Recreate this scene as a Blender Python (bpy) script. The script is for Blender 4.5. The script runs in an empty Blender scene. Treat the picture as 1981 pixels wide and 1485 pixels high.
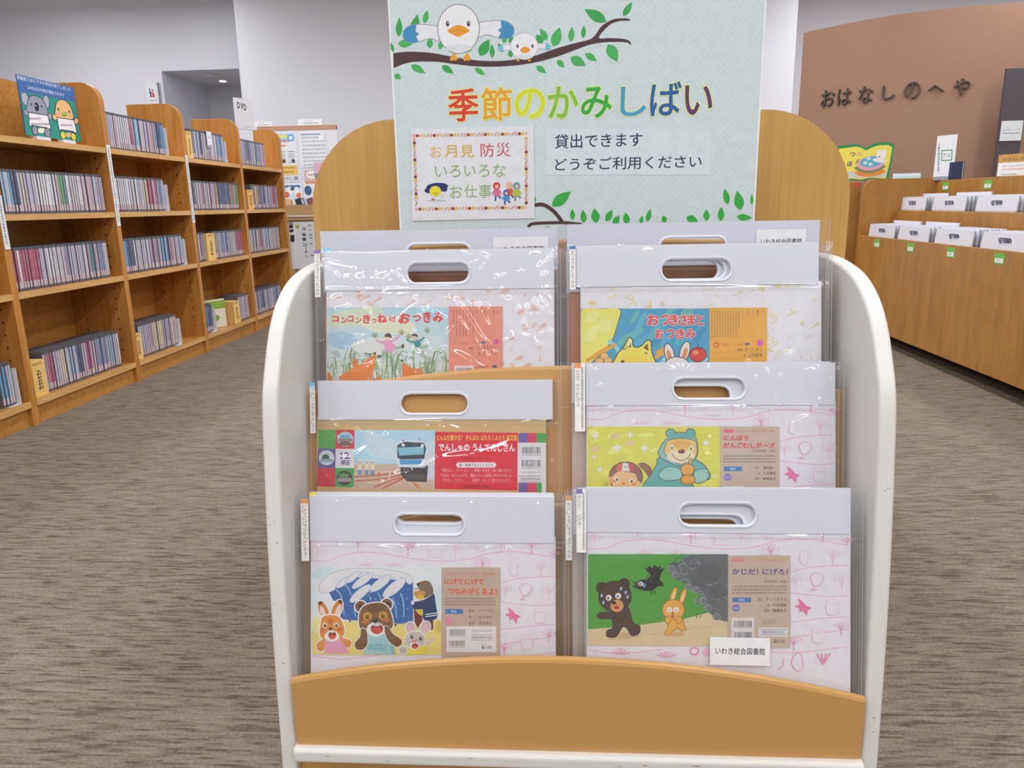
import bpy, bmesh, math, random
import numpy as np
from mathutils import Vector, Matrix
R = math.radians
scene = bpy.context.scene
COL = scene.collection

# ------------------------------------------------------------------ camera
CAM_H = 0.95
cam_d = bpy.data.cameras.new('camera'); cam = bpy.data.objects.new('camera', cam_d); COL.objects.link(cam)
cam_d.sensor_fit = 'HORIZONTAL'; cam_d.sensor_width = 36.0
cam_d.lens = 1441.2 / 1981 * 36.0
cam_d.clip_start = 0.02; cam_d.clip_end = 60
p_, r_, y_ = R(13.56), R(-1.14), R(3.75)
fw = Vector((0, math.cos(p_), -math.sin(p_))); up = Vector((0, math.sin(p_), math.cos(p_))); rt = Vector((1, 0, 0))
rt, up = math.cos(r_) * rt + math.sin(r_) * up, -math.sin(r_) * rt + math.cos(r_) * up
Zr = Matrix.Rotation(y_, 3, 'Z')
rt, up, fw = Zr @ rt, Zr @ up, Zr @ fw
M = Matrix((rt, up, -fw)).transposed().to_4x4(); M.translation = (0, 0, CAM_H)
cam.matrix_world = M
scene.camera = cam

# ------------------------------------------------------------------ light and exposure
scene.view_settings.view_transform = 'Standard'
scene.view_settings.look = 'None'
scene.view_settings.gamma = 1.0
scene.view_settings.exposure = 0.0
scene.cycles.transparent_max_bounces = 24
scene.cycles.max_bounces = 8
scene.cycles.use_denoising = True
world = bpy.data.worlds.new('world'); scene.world = world; world.use_nodes = True
bg = world.node_tree.nodes['Background']
bg.inputs[0].default_value = (0.93, 0.95, 1.0, 1); bg.inputs[1].default_value = 0.36
CEIL = 3.75
def strip(x, y, power, sx=0.3, sy=1.25):
    d = bpy.data.lights.new('ceiling_or_fill_lamp', 'AREA'); d.shape = 'RECTANGLE'; d.size = sx; d.size_y = sy
    d.energy = power; d.color = (0.97, 0.985, 1.0)
    o = bpy.data.objects.new('ceiling_or_fill_lamp', d); o.location = (x, y, 3.27); COL.objects.link(o)
for lx in (-3.6, -2.4, -1.2, 0.0, 1.2, 2.4, 3.6): strip(lx, -2.8, 46, 0.12, 4.8)
for lx in (-1.2, 1.2): strip(lx, 1.0, 26, 0.2, 1.6)
for lx in (-3.6, -1.2, 1.2, 3.6): strip(lx, 3.4, 30)
for lx in (-5.6, -3.4, -1.2, 1.2, 3.4, 5.4): strip(lx, 5.6, 36)
for lx in (-5.4, -4.0): strip(lx, 7.7, 16)  # unseen fill lamps, added to lift the left rear wall
for lx in (3.2, 5.4): strip(lx, 7.7, 34)  # unseen fill lamps, added to brighten the recess behind the curved wall

# ------------------------------------------------------------------ helpers
def srgb(c):
    out = []
    for v in c[:3]:
        v = v / 255.0
        out.append(v / 12.92 if v <= 0.04045 else ((v + 0.055) / 1.055) ** 2.4)
    return out
def H(h):
    return (int(h[0:2], 16), int(h[2:4], 16), int(h[4:6], 16))
GAIN = 1.22          # photo grey of printed paper -> its own reflectance
def ink(c):
    if isinstance(c, str): c = H(c)
    return tuple(min(0.92, v * GAIN) for v in srgb(c)) + (1.0,)

def newmat(name):
    m = bpy.data.materials.new(name); m.use_nodes = True
    nt = m.node_tree; b = nt.nodes['Principled BSDF']
    return m, nt, b
def plain(name, c, rough=0.5, var=0.04, scale=8.0, spec=0.4, bump=0.0, bscale=300.0):
    """one colour with faint procedural variation"""
    m, nt, b = newmat(name)
    c = ink(c)[:3]
    tc = nt.nodes.new('ShaderNodeTexCoord'); n = nt.nodes.new('ShaderNodeTexNoise'); n.inputs['Scale'].default_value = scale
    n.inputs['Detail'].default_value = 4
    nt.links.new(tc.outputs['Object'], n.inputs['Vector'])
    mx = nt.nodes.new('ShaderNodeMix'); mx.data_type = 'RGBA'
    mx.inputs[6].default_value = [v * (1 - var) for v in c] + [1]
    mx.inputs[7].default_value = [min(.95, v * (1 + var)) for v in c] + [1]
    nt.links.new(n.outputs['Fac'], mx.inputs[0]); nt.links.new(mx.outputs[2], b.inputs['Base Color'])
    b.inputs['Roughness'].default_value = rough; b.inputs['Specular IOR Level'].default_value = spec
    if bump:
        n2 = nt.nodes.new('ShaderNodeTexNoise'); n2.inputs['Scale'].default_value = bscale
        nt.links.new(tc.outputs['Object'], n2.inputs['Vector'])
        bp = nt.nodes.new('ShaderNodeBump'); bp.inputs['Strength'].default_value = bump; bp.inputs['Distance'].default_value = 0.002
        nt.links.new(n2.outputs['Fac'], bp.inputs['Height']); nt.links.new(bp.outputs['Normal'], b.inputs['Normal'])
    return m
def wood(name, c1, c2, stretch=(18, 18, 1.2), rough=0.38, figure=0.0, spec=0.4):
    """long-grained veneer; stretch = noise scale along x, y, z (small = along the grain)"""
    m, nt, b = newmat(name)
    tc = nt.nodes.new('ShaderNodeTexCoord'); mp = nt.nodes.new('ShaderNodeMapping'); mp.inputs['Scale'].default_value = stretch
    nt.links.new(tc.outputs['Object'], mp.inputs['Vector'])
    n = nt.nodes.new('ShaderNodeTexNoise'); n.inputs['Scale'].default_value = 3.0; n.inputs['Detail'].default_value = 6
    n.inputs['Roughness'].default_value = 0.62; n.inputs['Distortion'].default_value = 0.4
    nt.links.new(mp.outputs[0], n.inputs['Vector'])
    n2 = nt.nodes.new('ShaderNodeTexNoise'); n2.inputs['Scale'].default_value = 3.2; n2.inputs['Detail'].default_value = 2
    nt.links.new(tc.outputs['Object'], n2.inputs['Vector'])
    cr = nt.nodes.new('ShaderNodeValToRGB')
    cr.color_ramp.elements[0].position = 0.3; cr.color_ramp.elements[0].color = ink(c1)
    cr.color_ramp.elements[1].position = 0.72; cr.color_ramp.elements[1].color = ink(c2)
    nt.links.new(n.outputs['Fac'], cr.inputs[0])
    hs = nt.nodes.new('ShaderNodeHueSaturation'); nt.links.new(cr.outputs[0], hs.inputs['Color'])
    mr = nt.nodes.new('ShaderNodeMapRange'); mr.inputs[1].default_value = 0.3; mr.inputs[2].default_value = 0.7
    mr.inputs[3].default_value = 1 - 0.08 - figure; mr.inputs[4].default_value = 1 + 0.06 + figure
    if figure:                                     # cross-grain silk figure of birch veneer
        mp2 = nt.nodes.new('ShaderNodeMapping'); mp2.inputs['Scale'].default_value = (2.5, 5.5, 0.9); mp2.inputs['Rotation'].default_value = (0.25, 0.1, 0)
        nt.links.new(tc.outputs['Object'], mp2.inputs['Vector']); nt.links.new(mp2.outputs[0], n2.inputs['Vector'])
        n2.inputs['Detail'].default_value = 4
    nt.links.new(n2.outputs['Fac'], mr.inputs[0]); nt.links.new(mr.outputs[0], hs.inputs['Value'])
    nt.links.new(hs.outputs[0], b.inputs['Base Color'])
    b.inputs['Roughness'].default_value = rough; b.inputs['Specular IOR Level'].default_value = spec
    return m

def print_mat(name, rough=0.55, spec=0.3, dots=False):
    """printed paper: ink colours stored on the mesh"""
    m, nt, b = newmat(name)
    a = nt.nodes.new('ShaderNodeAttribute'); a.attribute_name = 'Col'
    n = nt.nodes.new('ShaderNodeTexNoise'); n.inputs['Scale'].default_value = 60.0; n.inputs['Detail'].default_value = 3
    tc = nt.nodes.new('ShaderNodeTexCoord'); nt.links.new(tc.outputs['Object'], n.inputs['Vector'])
    mr = nt.nodes.new('ShaderNodeMapRange'); mr.inputs[1].default_value = .25; mr.inputs[2].default_value = .75
    mr.inputs[3].default_value = .95; mr.inputs[4].default_value = 1.05
    nt.links.new(n.outputs['Fac'], mr.inputs[0])
    hs = nt.nodes.new('ShaderNodeHueSaturation'); nt.links.new(a.outputs['Color'], hs.inputs['Color']); nt.links.new(mr.outputs[0], hs.inputs['Value'])
    last = hs.outputs[0]
    if dots:
        sx = nt.nodes.new('ShaderNodeSeparateXYZ'); nt.links.new(tc.outputs['Object'], sx.inputs[0])
        def sinw(sock):
            k = nt.nodes.new('ShaderNodeMath'); k.operation = 'MULTIPLY'; k.inputs[1].default_value = 2 * math.pi / 0.0118
            nt.links.new(sock, k.inputs[0]); s = nt.nodes.new('ShaderNodeMath'); s.operation = 'SINE'; nt.links.new(k.outputs[0], s.inputs[0]); return s.outputs[0]
        pr = nt.nodes.new('ShaderNodeMath'); pr.operation = 'MULTIPLY'
        nt.links.new(sinw(sx.outputs[0]), pr.inputs[0]); nt.links.new(sinw(sx.outputs[2]), pr.inputs[1])
        cr = nt.nodes.new('ShaderNodeMapRange'); cr.interpolation_type = 'SMOOTHSTEP'
        cr.inputs[1].default_value = 0.35; cr.inputs[2].default_value = 0.8; cr.inputs[3].default_value = 0.0; cr.inputs[4].default_value = 0.26
        nt.links.new(pr.outputs[0], cr.inputs[0])
        mx = nt.nodes.new('ShaderNodeMix'); mx.data_type = 'RGBA'; mx.inputs[7].default_value = ink('d8e2e4')
        nt.links.new(cr.outputs[0], mx.inputs[0]); nt.links.new(last, mx.inputs[6]); last = mx.outputs[2]
    nt.links.new(last, b.inputs['Base Color'])
    b.inputs['Roughness'].default_value = rough; b.inputs['Specular IOR Level'].default_value = spec
    return m

def clear_film(name='clear vinyl film', haze=0.035):
    m = bpy.data.materials.new(name); m.use_nodes = True; nt = m.node_tree
    for n in list(nt.nodes): nt.nodes.remove(n)
    out = nt.nodes.new('ShaderNodeOutputMaterial')
    tr = nt.nodes.new('ShaderNodeBsdfTransparent'); tr.inputs[0].default_value = (0.985, 0.985, 0.987, 1)
    df = nt.nodes.new('ShaderNodeBsdfDiffuse'); df.inputs[0].default_value = (0.8, 0.8, 0.83, 1)
    gl = nt.nodes.new('ShaderNodeBsdfGlossy'); gl.inputs['Roughness'].default_value = 0.045
    ns = nt.nodes.new('ShaderNodeTexNoise'); ns.inputs['Scale'].default_value = 9.0; ns.inputs['Detail'].default_value = 2
    tc = nt.nodes.new('ShaderNodeTexCoord'); nt.links.new(tc.outputs['Object'], ns.inputs['Vector'])
    hz = nt.nodes.new('ShaderNodeMapRange'); hz.inputs[1].default_value = .3; hz.inputs[2].default_value = .7
    hz.inputs[3].default_value = haze * .7; hz.inputs[4].default_value = haze * 1.3
    nt.links.new(ns.outputs['Fac'], hz.inputs[0])
    m1 = nt.nodes.new('ShaderNodeMixShader'); nt.links.new(hz.outputs[0], m1.inputs[0])
    nt.links.new(tr.outputs[0], m1.inputs[1]); nt.links.new(df.outputs[0], m1.inputs[2])
    fr = nt.nodes.new('ShaderNodeFresnel'); ge = nt.nodes.new('ShaderNodeNewGeometry')
    io = nt.nodes.new('ShaderNodeMapRange'); io.inputs[3].default_value = 1.5; io.inputs[4].default_value = 1 / 1.5   # a thin sheet: air on both sides
    nt.links.new(ge.outputs['Backfacing'], io.inputs[0]); nt.links.new(io.outputs[0], fr.inputs[0])
    two = nt.nodes.new('ShaderNodeMath'); two.operation = 'MULTIPLY'; two.use_clamp = True; two.inputs[1].default_value = 1.8   # both faces of the sheet reflect
    nt.links.new(fr.outputs[0], two.inputs[0])
    m2 = nt.nodes.new('ShaderNodeMixShader'); nt.links.new(two.outputs[0], m2.inputs[0])
    nt.links.new(m1.outputs[0], m2.inputs[1]); nt.links.new(gl.outputs[0], m2.inputs[2])
    nt.links.new(m2.outputs[0], out.inputs[0])
    return m

# ---- objects
def tag(o, label=None, cat=None, group=None, kind=None):
    if label: o['label'] = label
    if cat: o['category'] = cat
    if group: o['group'] = group
    if kind: o['kind'] = kind
    return o
def empty(name, loc, label=None, cat=None, group=None, rot=(0, 0, 0)):
    o = bpy.data.objects.new(name, None); o.empty_display_size = 0.05
    o.location = loc; o.rotation_euler = rot; COL.objects.link(o)
    return tag(o, label, cat, group)
def link(name, me, mats, parent=None, loc=(0, 0, 0), rot=(0, 0, 0)):
    for m in (mats if isinstance(mats, (list, tuple)) else [mats]):
        me.materials.append(m)
    o = bpy.data.objects.new(name, me); COL.objects.link(o)
    o.location = loc; o.rotation_euler = rot
    if parent: o.parent = parent
    return o
def bevel(o, w=0.002, seg=2):
    md = o.modifiers.new('bevel', 'BEVEL'); md.width = w; md.segments = seg; md.limit_method = 'ANGLE'; md.angle_limit = R(40)
    return o
class MB:
    """collects simple solids; build() links them as one mesh"""
    def __init__(s): s.v = []; s.f = []; s.mi = []; s.c = []; s.sm = []
    def add(s, vs, fs, mi=0, c=None, smooth=False):
        n = len(s.v); s.v += [tuple(v) for v in vs]
        s.f += [tuple(i + n for i in f) for f in fs]; s.mi += [mi] * len(fs); s.sm += [smooth] * len(fs)
        s.c += [c if c else (0.8, 0.8, 0.8, 1)] * len(vs) if not isinstance(c, list) else c
        return s
    def box(s, x0, y0, z0, x1, y1, z1, mi=0, c=None):
        v = [(x0, y0, z0), (x1, y0, z0), (x1, y1, z0), (x0, y1, z0), (x0, y0, z1), (x1, y0, z1), (x1, y1, z1), (x0, y1, z1)]
        f = [(0, 3, 2, 1), (4, 5, 6, 7), (0, 1, 5, 4), (1, 2, 6, 5), (2, 3, 7, 6), (3, 0, 4, 7)]
        return s.add(v, f, mi, c)
    def prism(s, pts, axis, a, b, mi=0, c=None):
        """extrude a 2D outline (other two axes, in order) from a to b along axis"""
        def P(p, t):
            q = list(p); q.insert(axis, t); return tuple(q)
        n = len(pts); v = [P(p, a) for p in pts] + [P(p, b) for p in pts]
        f = [tuple(range(n))[::-1], tuple(range(n, 2 * n))] + [(i, (i + 1) % n, (i + 1) % n + n, i + n) for i in range(n)]
        return s.add(v, f, mi, c)
    def tube(s, pts, r, n=8, mi=0, c=None):
        """closed round bar along a polyline"""
        vs = []; fs = []
        for k, p in enumerate(pts):
            p = Vector(p); d = (Vector(pts[min(k + 1, len(pts) - 1)]) - Vector(pts[max(k - 1, 0)])).normalized()
            u = d.cross(Vector((0.13, 0.7, 0.7))).normalized(); w = d.cross(u)
            for i in range(n):
                a = 2 * math.pi * i / n; vs.append(p + r * (math.cos(a) * u + math.sin(a) * w))
        for k in range(len(pts) - 1):
            for i in range(n):
                fs.append((k * n + i, k * n + (i + 1) % n, (k + 1) * n + (i + 1) % n, (k + 1) * n + i))
        fs += [tuple(range(n))[::-1], tuple(range((len(pts) - 1) * n, len(pts) * n))]
        return s.add(vs, fs, mi, c, True)
    def mesh(s, name):
        me = bpy.data.meshes.new(name); me.from_pydata(s.v, [], s.f)
        at = me.color_attributes.new('Col', 'FLOAT_COLOR', 'POINT')
        at.data.foreach_set('color', np.array([x for c in s.c for x in c], dtype=np.float32))
        me.polygons.foreach_set('material_index', s.mi); me.polygons.foreach_set('use_smooth', s.sm)
        me.validate(); me.update()
        bm = bmesh.new(); bm.from_mesh(me)
        if any(len(f.verts) > 4 for f in bm.faces):
            bmesh.ops.triangulate(bm, faces=[f for f in bm.faces if len(f.verts) > 4], ngon_method='EAR_CLIP')
        bm.to_mesh(me); bm.free()
        return me
    def build(s, name, mats, parent=None, loc=(0, 0, 0), rot=(0, 0, 0)):
        return link(name, s.mesh(name), mats, parent, loc, rot)

# ------------------------------------------------------------------ flat printed art
_gc = {}
def fatten(v, f, bold, N):
    """thicken flat lettering evenly, with round ends: contour of its distance field, as one layer of faces"""
    cnt = {}
    for q in f:
        for i in range(len(q)):
            e = tuple(sorted((q[i], q[(i + 1) % len(q)]))); cnt[e] = cnt.get(e, 0) + 1
    E = np.array([(v[a], v[b]) for (a, b), n in cnt.items() if n == 1])
    lo = v.min(0) - bold * 1.6; hi = v.max(0) + bold * 1.6; h = min(1.0, hi[1] - lo[1]) / N
    nx, ny = int((hi[0] - lo[0]) / h) + 2, int((hi[1] - lo[1]) / h) + 2
    X, Y = np.meshgrid(lo[0] + h * np.arange(nx), lo[1] + h * np.arange(ny)); D = np.full(X.shape, 1e9); IN = np.zeros(X.shape, bool)
    for p, q in E:
        d = q - p; L = max(float(d @ d), 1e-12); t = np.clip(((X - p[0]) * d[0] + (Y - p[1]) * d[1]) / L, 0, 1)
        D = np.minimum(D, (X - p[0] - t * d[0]) ** 2 + (Y - p[1] - t * d[1]) ** 2)
        if p[1] != q[1]: IN ^= ((p[1] > Y) != (q[1] > Y)) & (X < (q[0] - p[0]) * (Y - p[1]) / (q[1] - p[1]) + p[0])
    F = np.where(IN, np.sqrt(D), -np.sqrt(D)) + bold; V = []; FS = []
    pos = F > 0; full = pos[:-1, :-1] & pos[:-1, 1:] & pos[1:, :-1] & pos[1:, 1:]; anyp = pos[:-1, :-1] | pos[:-1, 1:] | pos[1:, :-1] | pos[1:, 1:]
    for r in range(ny - 1):
        c = 0
        while c < nx - 1:
            if full[r, c]:
                c2 = c
                while c2 < nx - 1 and full[r, c2]: c2 += 1
                m = len(V); x0, x1, y0, y1 = lo[0] + h * c, lo[0] + h * c2, lo[1] + h * r, lo[1] + h * (r + 1)
                V += [(x0, y0), (x1, y0), (x1, y1), (x0, y1)]; FS.append((m, m + 1, m + 2, m + 3)); c = c2; continue
            if anyp[r, c]:
                K = [(r, c), (r, c + 1), (r + 1, c + 1), (r + 1, c)]; poly = []
                for k in range(4):
                    a, b = K[k], K[(k + 1) % 4]; fa, fb = F[a], F[b]; pa, pb = (X[a], Y[a]), (X[b], Y[b])
                    if fa > 0: poly.append(pa)
                    if (fa > 0) != (fb > 0): t = fa / (fa - fb); poly.append((pa[0] + t * (pb[0] - pa[0]), pa[1] + t * (pb[1] - pa[1])))
                if len(poly) > 2: m = len(V); V += poly; FS.append(tuple(range(m, m + len(poly))))
            c += 1
    return np.array(V), FS
def glyphs(body, bold=0.0, res=2):
    """outline text as flat faces in a unit box; bold = extra half stroke width, rounded"""
    bold = max(bold, 0.0); k = (body, bold, res)
    if k in _gc: return _gc[k]
    c = bpy.data.curves.new('t', 'FONT'); c.body = body; c.resolution_u = res; c.fill_mode = 'FRONT'
    o = bpy.data.objects.new('t', c); COL.objects.link(o)
    dg = bpy.context.evaluated_depsgraph_get(); me = bpy.data.meshes.new_from_object(o.evaluated_get(dg))
    v = np.empty(len(me.vertices) * 3); me.vertices.foreach_get('co', v); v = v.reshape(-1, 3)[:, :2]
    f = [tuple(p.vertices) for p in me.polygons]
    bpy.data.meshes.remove(me); bpy.data.objects.remove(o); bpy.data.curves.remove(c)
    if len(v) == 0: v = np.zeros((1, 2)); f = []
    if bold > 0 and f: v, f = fatten(v, f, bold, 92 if res > 3 else 58 if res > 2 else 40)
    lo = v.min(0); hi = v.max(0); v = (v - lo) / np.maximum(hi - lo, 1e-6)
    _gc[k] = (v, f, (hi - lo)); return _gc[k]
def homography(src, dst):
    A = []; B = []
    for (x, y), (u, v) in zip(src, dst):
        A.append([x, y, 1, 0, 0, 0, -u * x, -u * y]); B.append(u)
        A.append([0, 0, 0, x, y, 1, -v * x, -v * y]); B.append(v)
    h = np.linalg.solve(np.array(A, float), np.array(B, float)); return np.append(h, 1).reshape(3, 3)
def smooth(pts, closed=False, n=6):
    P = [np.array(p, float) for p in pts]; out = []; m = len(P)
    for i in range(m if closed else m - 1):
        p0 = P[(i - 1) % m] if closed or i > 0 else P[0]; p1 = P[i]; p2 = P[(i + 1) % m]
        p3 = P[(i + 2) % m] if closed or i < m - 2 else P[m - 1]
        for k in range(n):
            t = k / n
            out.append(0.5 * ((2 * p1) + (p2 - p0) * t + (2 * p0 - 5 * p1 + 4 * p2 - p3) * t * t + (3 * p1 - p0 - 3 * p2 + p3) * t ** 3))
    if not closed: out.append(P[-1])
    return out
class Art:
    """drawing on a flat face; drawing units go through a homography onto the face (x right, z up, -y out)"""
    def __init__(s, mb, src, dst, y=0.0, step=4e-6, mi=0, clip=None):
        s.mb = mb; s.Hm = homography(src, dst); s.y = y; s.step = step; s.k = 1; s.last = None; s.mi = mi; s.t = (1, 0, 0, 1, 0); s.clip = clip
    def tf(s, a=1, ox=0, oy=0, b=None): s.t = (a, ox, oy, b if b else a, 0); return s
    def m(s, pts):
        p = np.asarray(pts, float).reshape(-1, 2); a, ox, oy, b, _ = s.t
        p = p * (a, b) + (ox, oy)
        if s.clip is not None:
            x0, y0, x1, y1 = s.clip; p = np.clip(p, (x0, y0), (x1, y1))
        q = np.c_[p, np.ones(len(p))] @ s.Hm.T
        return q[:, :2] / q[:, 2:]
    def put(s, L, faces, c):
        s.k += 1; y = s.y - s.step * s.k
        v = [(a, y, b) for a, b in L]
        if isinstance(c, list): cc = [ink(x) for x in c]
        else: cc = [ink(c)] * len(v)
        s.mb.add(v, faces, s.mi, cc)
    def poly(s, pts, c):
        s.put(s.m(pts), [tuple(range(len(pts)))], c)
    def rect(s, x0, y0, x1, y1, c, c2=None):
        s.poly([(x0, y0), (x1, y0), (x1, y1), (x0, y1)], [c, c, c2, c2] if c2 else c)
    def blob(s, pts, c, halo=0, hc='e6e4e2', line=0, lc='5a4a40'):
        q = np.array(smooth(pts, True, 5))
        if halo:
            ce = q.mean(0); d = q - ce; L = np.linalg.norm(d, axis=1)[:, None]; s.poly(ce + d * (1 + halo / np.maximum(L, 1)), hc)
        s.poly(q, c)
        if line: s.line(list(q) + [q[0]], line, lc, False)
    def ell(s, cx, cy, rx, ry, c, rot=0, n=22, halo=0, hc='e6e4e2', line=0, lc='5a4a40'):
        a = np.linspace(0, 2 * np.pi, n, endpoint=False); r = R(rot)
        def E(k):
            x, y = (rx + k) * np.cos(a), (ry + k) * np.sin(a)
            return np.c_[cx + x * np.cos(r) - y * np.sin(r), cy + x * np.sin(r) + y * np.cos(r)]
        if halo: s.poly(E(halo), hc)
        s.poly(E(0), c)
        if line: q = E(0); s.line(list(q) + [q[0]], line, lc, False)
    def line(s, pts, w, c, sm=True, taper=0):
        P = np.array(smooth(pts, False, 5) if sm and len(pts) > 2 else pts, float)
        d = np.gradient(P, axis=0); d /= np.maximum(np.linalg.norm(d, axis=1), 1e-6)[:, None]; nrm = np.c_[-d[:, 1], d[:, 0]]
        ww = np.full(len(P), w / 2.0)
        if taper: ww = ww * (1 - taper * np.linspace(0, 1, len(P)))
        Lq, Rq = P + nrm * ww[:, None], P - nrm * ww[:, None]; n = len(P)
        s.put(s.m(np.r_[Lq, Rq]), [(i, i + 1, n + i + 1, n + i) for i in range(n - 1)], c)
    def leaf(s, x, y, L, W, ang, c='3f9e4f'):
        r = R(ang); ts = np.linspace(0, 1, 8)
        wv = np.sin(np.pi * ts ** 0.8) * W / 2
        P = [(t * L, k) for t, k in zip(ts, wv)] + [(t * L, -k) for t, k in list(zip(ts, wv))[-2:0:-1]]
        s.poly([(x + a * math.cos(r) - b * math.sin(r), y + a * math.sin(r) + b * math.cos(r)) for a, b in P], c)
    def text(s, body, x0, y0, x1, y1, c, bold=0.0, res=2, glow=None, gb=0.05):
        """text filling the box x0..x1, y0..y1, upright in the face's own frame"""
        ctr = s.m([((x0 + x1) / 2, (y0 + y1) / 2)])[0]
        a = s.m([(x0, (y0 + y1) / 2), (x1, (y0 + y1) / 2), ((x0 + x1) / 2, y0), ((x0 + x1) / 2, y1)])
        w = np.linalg.norm(a[1] - a[0]); h = np.linalg.norm(a[3] - a[2])
        if glow:
            v, f, d0 = glyphs(body, bold + gb, res); d1 = glyphs(body, bold, res)[2]
            s.put((v - 0.5) * (w * d0[0] / d1[0], h * d0[1] / d1[1]) + ctr, f, glow)
        v, f, _ = glyphs(body, bold, res)
        s.put((v - 0.5) * (w, h) + ctr, f, c)
    def vtext(s, body, cx, y0, y1, w, c, bold=0.0, res=1, fill=0.86):
        n = len(body); st = (y1 - y0) / n
        for i, ch in enumerate(body):
            if ch in ' 　': continue
            yc = y0 + st * (i + .5)
            if ch == 'ー': s.line([(cx, yc - st * .38), (cx, yc + st * .38)], w * .11, c, False); continue
            k = fill * (0.62 if ch in 'っゃゅょ' else 1)
            if ch in '！!': s.text('!', cx - w * .07, yc - st * .4, cx + w * .07, yc + st * .4, c, bold, res); continue
            if ch in 'いこへてしくり': pass
            s.text(ch, cx - w / 2 * k, yc - st / 2 * k, cx + w / 2 * k, yc + st / 2 * k, c, bold, res)
    def scrib(s, x0, y, x1, h, c, seed=0, vert=False):
        """a line of print too small to read: broken dashes the height of the letters"""
        rg = random.Random(seed); x = x0; vs = []; fs = []
        while x < x1:
            w = h * rg.uniform(.5, .9); k = h * rg.uniform(.3, .5)
            q = [(x, y - k), (min(x + w, x1), y - k), (min(x + w, x1), y + k * .2), (x, y + k * .2)]
            q2 = [(x, y + k * .5), (min(x + w, x1), y + k * .5), (min(x + w, x1), y + k), (x, y + k)]
            for z in (q, q2):
                n = len(vs); vs += [(b_, a_) for a_, b_ in z] if vert else z; fs.append((n, n + 1, n + 2, n + 3))
            x += w + h * rg.uniform(.15, .35)
        s.put(s.m(vs), fs, c)
    def barcode(s, x0, y0, x1, y1, c='55555c', seed=1):
        rg = random.Random(seed); x = x0; vs = []; fs = []; u = (x1 - x0) / 60
        while x < x1 - u:
            w = u * rg.choice((.7, .7, 1.3, 2)); n = len(vs)
            vs += [(x, y0), (x + w, y0), (x + w, y1), (x, y1)]; fs.append((n, n + 1, n + 2, n + 3)); x += w + u * rg.choice((.7, 1, 1.6))
        s.put(s.m(vs), fs, c)

# ------------------------------------------------------------------ materials
m_wall = plain('white wall', 'd4d4dc', .85, .015, 2.0, .2)
m_ceil = plain('ceiling white', 'd2d2d4', .9, .015, 2.0, .2)
m_brown = plain('terracotta plaster wall', '957563', .8, .05, 40.0, .25, .25, 220)
m_case = wood('orange birch veneer', 'a0692c', 'bb8746', (1.3, 18, 18), .32)
m_caseup = wood('orange birch upright', 'a3682a', 'be8747', (18, 18, 1.2), .3)
m_edge = wood('pale shelf edge', 'b78a50', 'cda56c', (14, 1.2, 14), .45)
m_unit = wood('golden birch veneer', '9c6a31', 'aa793e', (30, 20, 2.2), .36, .07)
m_oak = wood('honey oak veneer', 'b68a4c', 'c59b5b', (26, 14, .7), .42)
m_oakedge = plain('honey edge banding', 'd9b47c', .4, .04, 30)
m_rackpan = plain('amber lacquered board', 'b58851', .36, .03, 14.0, .45, .08, 900)
m_rackwhite = plain('white lacquer', 'cecbc8', .33, .03, 6.0, .5)
m_hole = plain('dark hole', '2a1a0e', .9)
m_paper = print_mat('printed paper')
m_dots = print_mat('dotted poster paper', dots=True)
m_band = plain('white plastic board', 'd0d1da', .3, .01, 5, .45)
m_film = clear_film(); m_seal = clear_film('welded vinyl edge', .16)
m_grey = plain('grey plastic', '8f9096', .4)
m_dark = plain('dark violet panel', '544a50', .6, .05, 30)
m_letter = plain('dark letter', '4a4238', .5)
m_black = plain('black', '2c2c30', .5)

# carpet: fine rows of brown, tan and dark yarn running across the aisles
m_floor, nt, b = newmat('striped loop carpet')
tc = nt.nodes.new('ShaderNodeTexCoord')
sx = nt.nodes.new('ShaderNodeSeparateXYZ'); nt.links.new(tc.outputs['Object'], sx.inputs[0])
def mth(op, a, b_=None):
    k = nt.nodes.new('ShaderNodeMath'); k.operation = op
    for q_, v_ in enumerate((a, b_)):
        if v_ is None: continue
        if isinstance(v_, (int, float)): k.inputs[q_].default_value = v_
        else: nt.links.new(v_, k.inputs[q_])
    return k.outputs[0]
def yarn(pitch, xs, seed, det):
    """one value per row of loops, changing slowly along the row"""
    row = mth('FLOOR', mth('DIVIDE', sx.outputs[1], pitch)); cb = nt.nodes.new('ShaderNodeCombineXYZ')
    nt.links.new(mth('MULTIPLY', sx.outputs[0], xs), cb.inputs[0]); nt.links.new(mth('MULTIPLY', row, 7.31 + seed), cb.inputs[1]); cb.inputs[2].default_value = seed
    n_ = nt.nodes.new('ShaderNodeTexNoise'); n_.inputs['Scale'].default_value = 1.0; n_.inputs['Detail'].default_value = det; nt.links.new(cb.outputs[0], n_.inputs['Vector']); return n_
n1 = yarn(.0052, 15.0, 3.7, 3); n4 = yarn(.0052, 7.0, 9.1, 1)
cr = nt.nodes.new('ShaderNodeValToRGB'); e = cr.color_ramp.elements
e[0].position = .30; e[0].color = ink('83796b'); e[1].position = .70; e[1].color = ink('554740')
for ps, cc in ((.48, '786e61'), (.56, '6e6358'), (.62, '615549')):
    q = e.new(ps); q.color = ink(cc)
nt.links.new(n1.outputs['Fac'], cr.inputs[0])
n3 = nt.nodes.new('ShaderNodeTexNoise'); n3.inputs['Scale'].default_value = 170; nt.links.new(tc.outputs['Object'], n3.inputs['Vector'])
hs = nt.nodes.new('ShaderNodeHueSaturation'); mr = nt.nodes.new('ShaderNodeMapRange'); mr.inputs[1].default_value = .3; mr.inputs[2].default_value = .7
mr.inputs[3].default_value = .8; mr.inputs[4].default_value = 1.2
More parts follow.
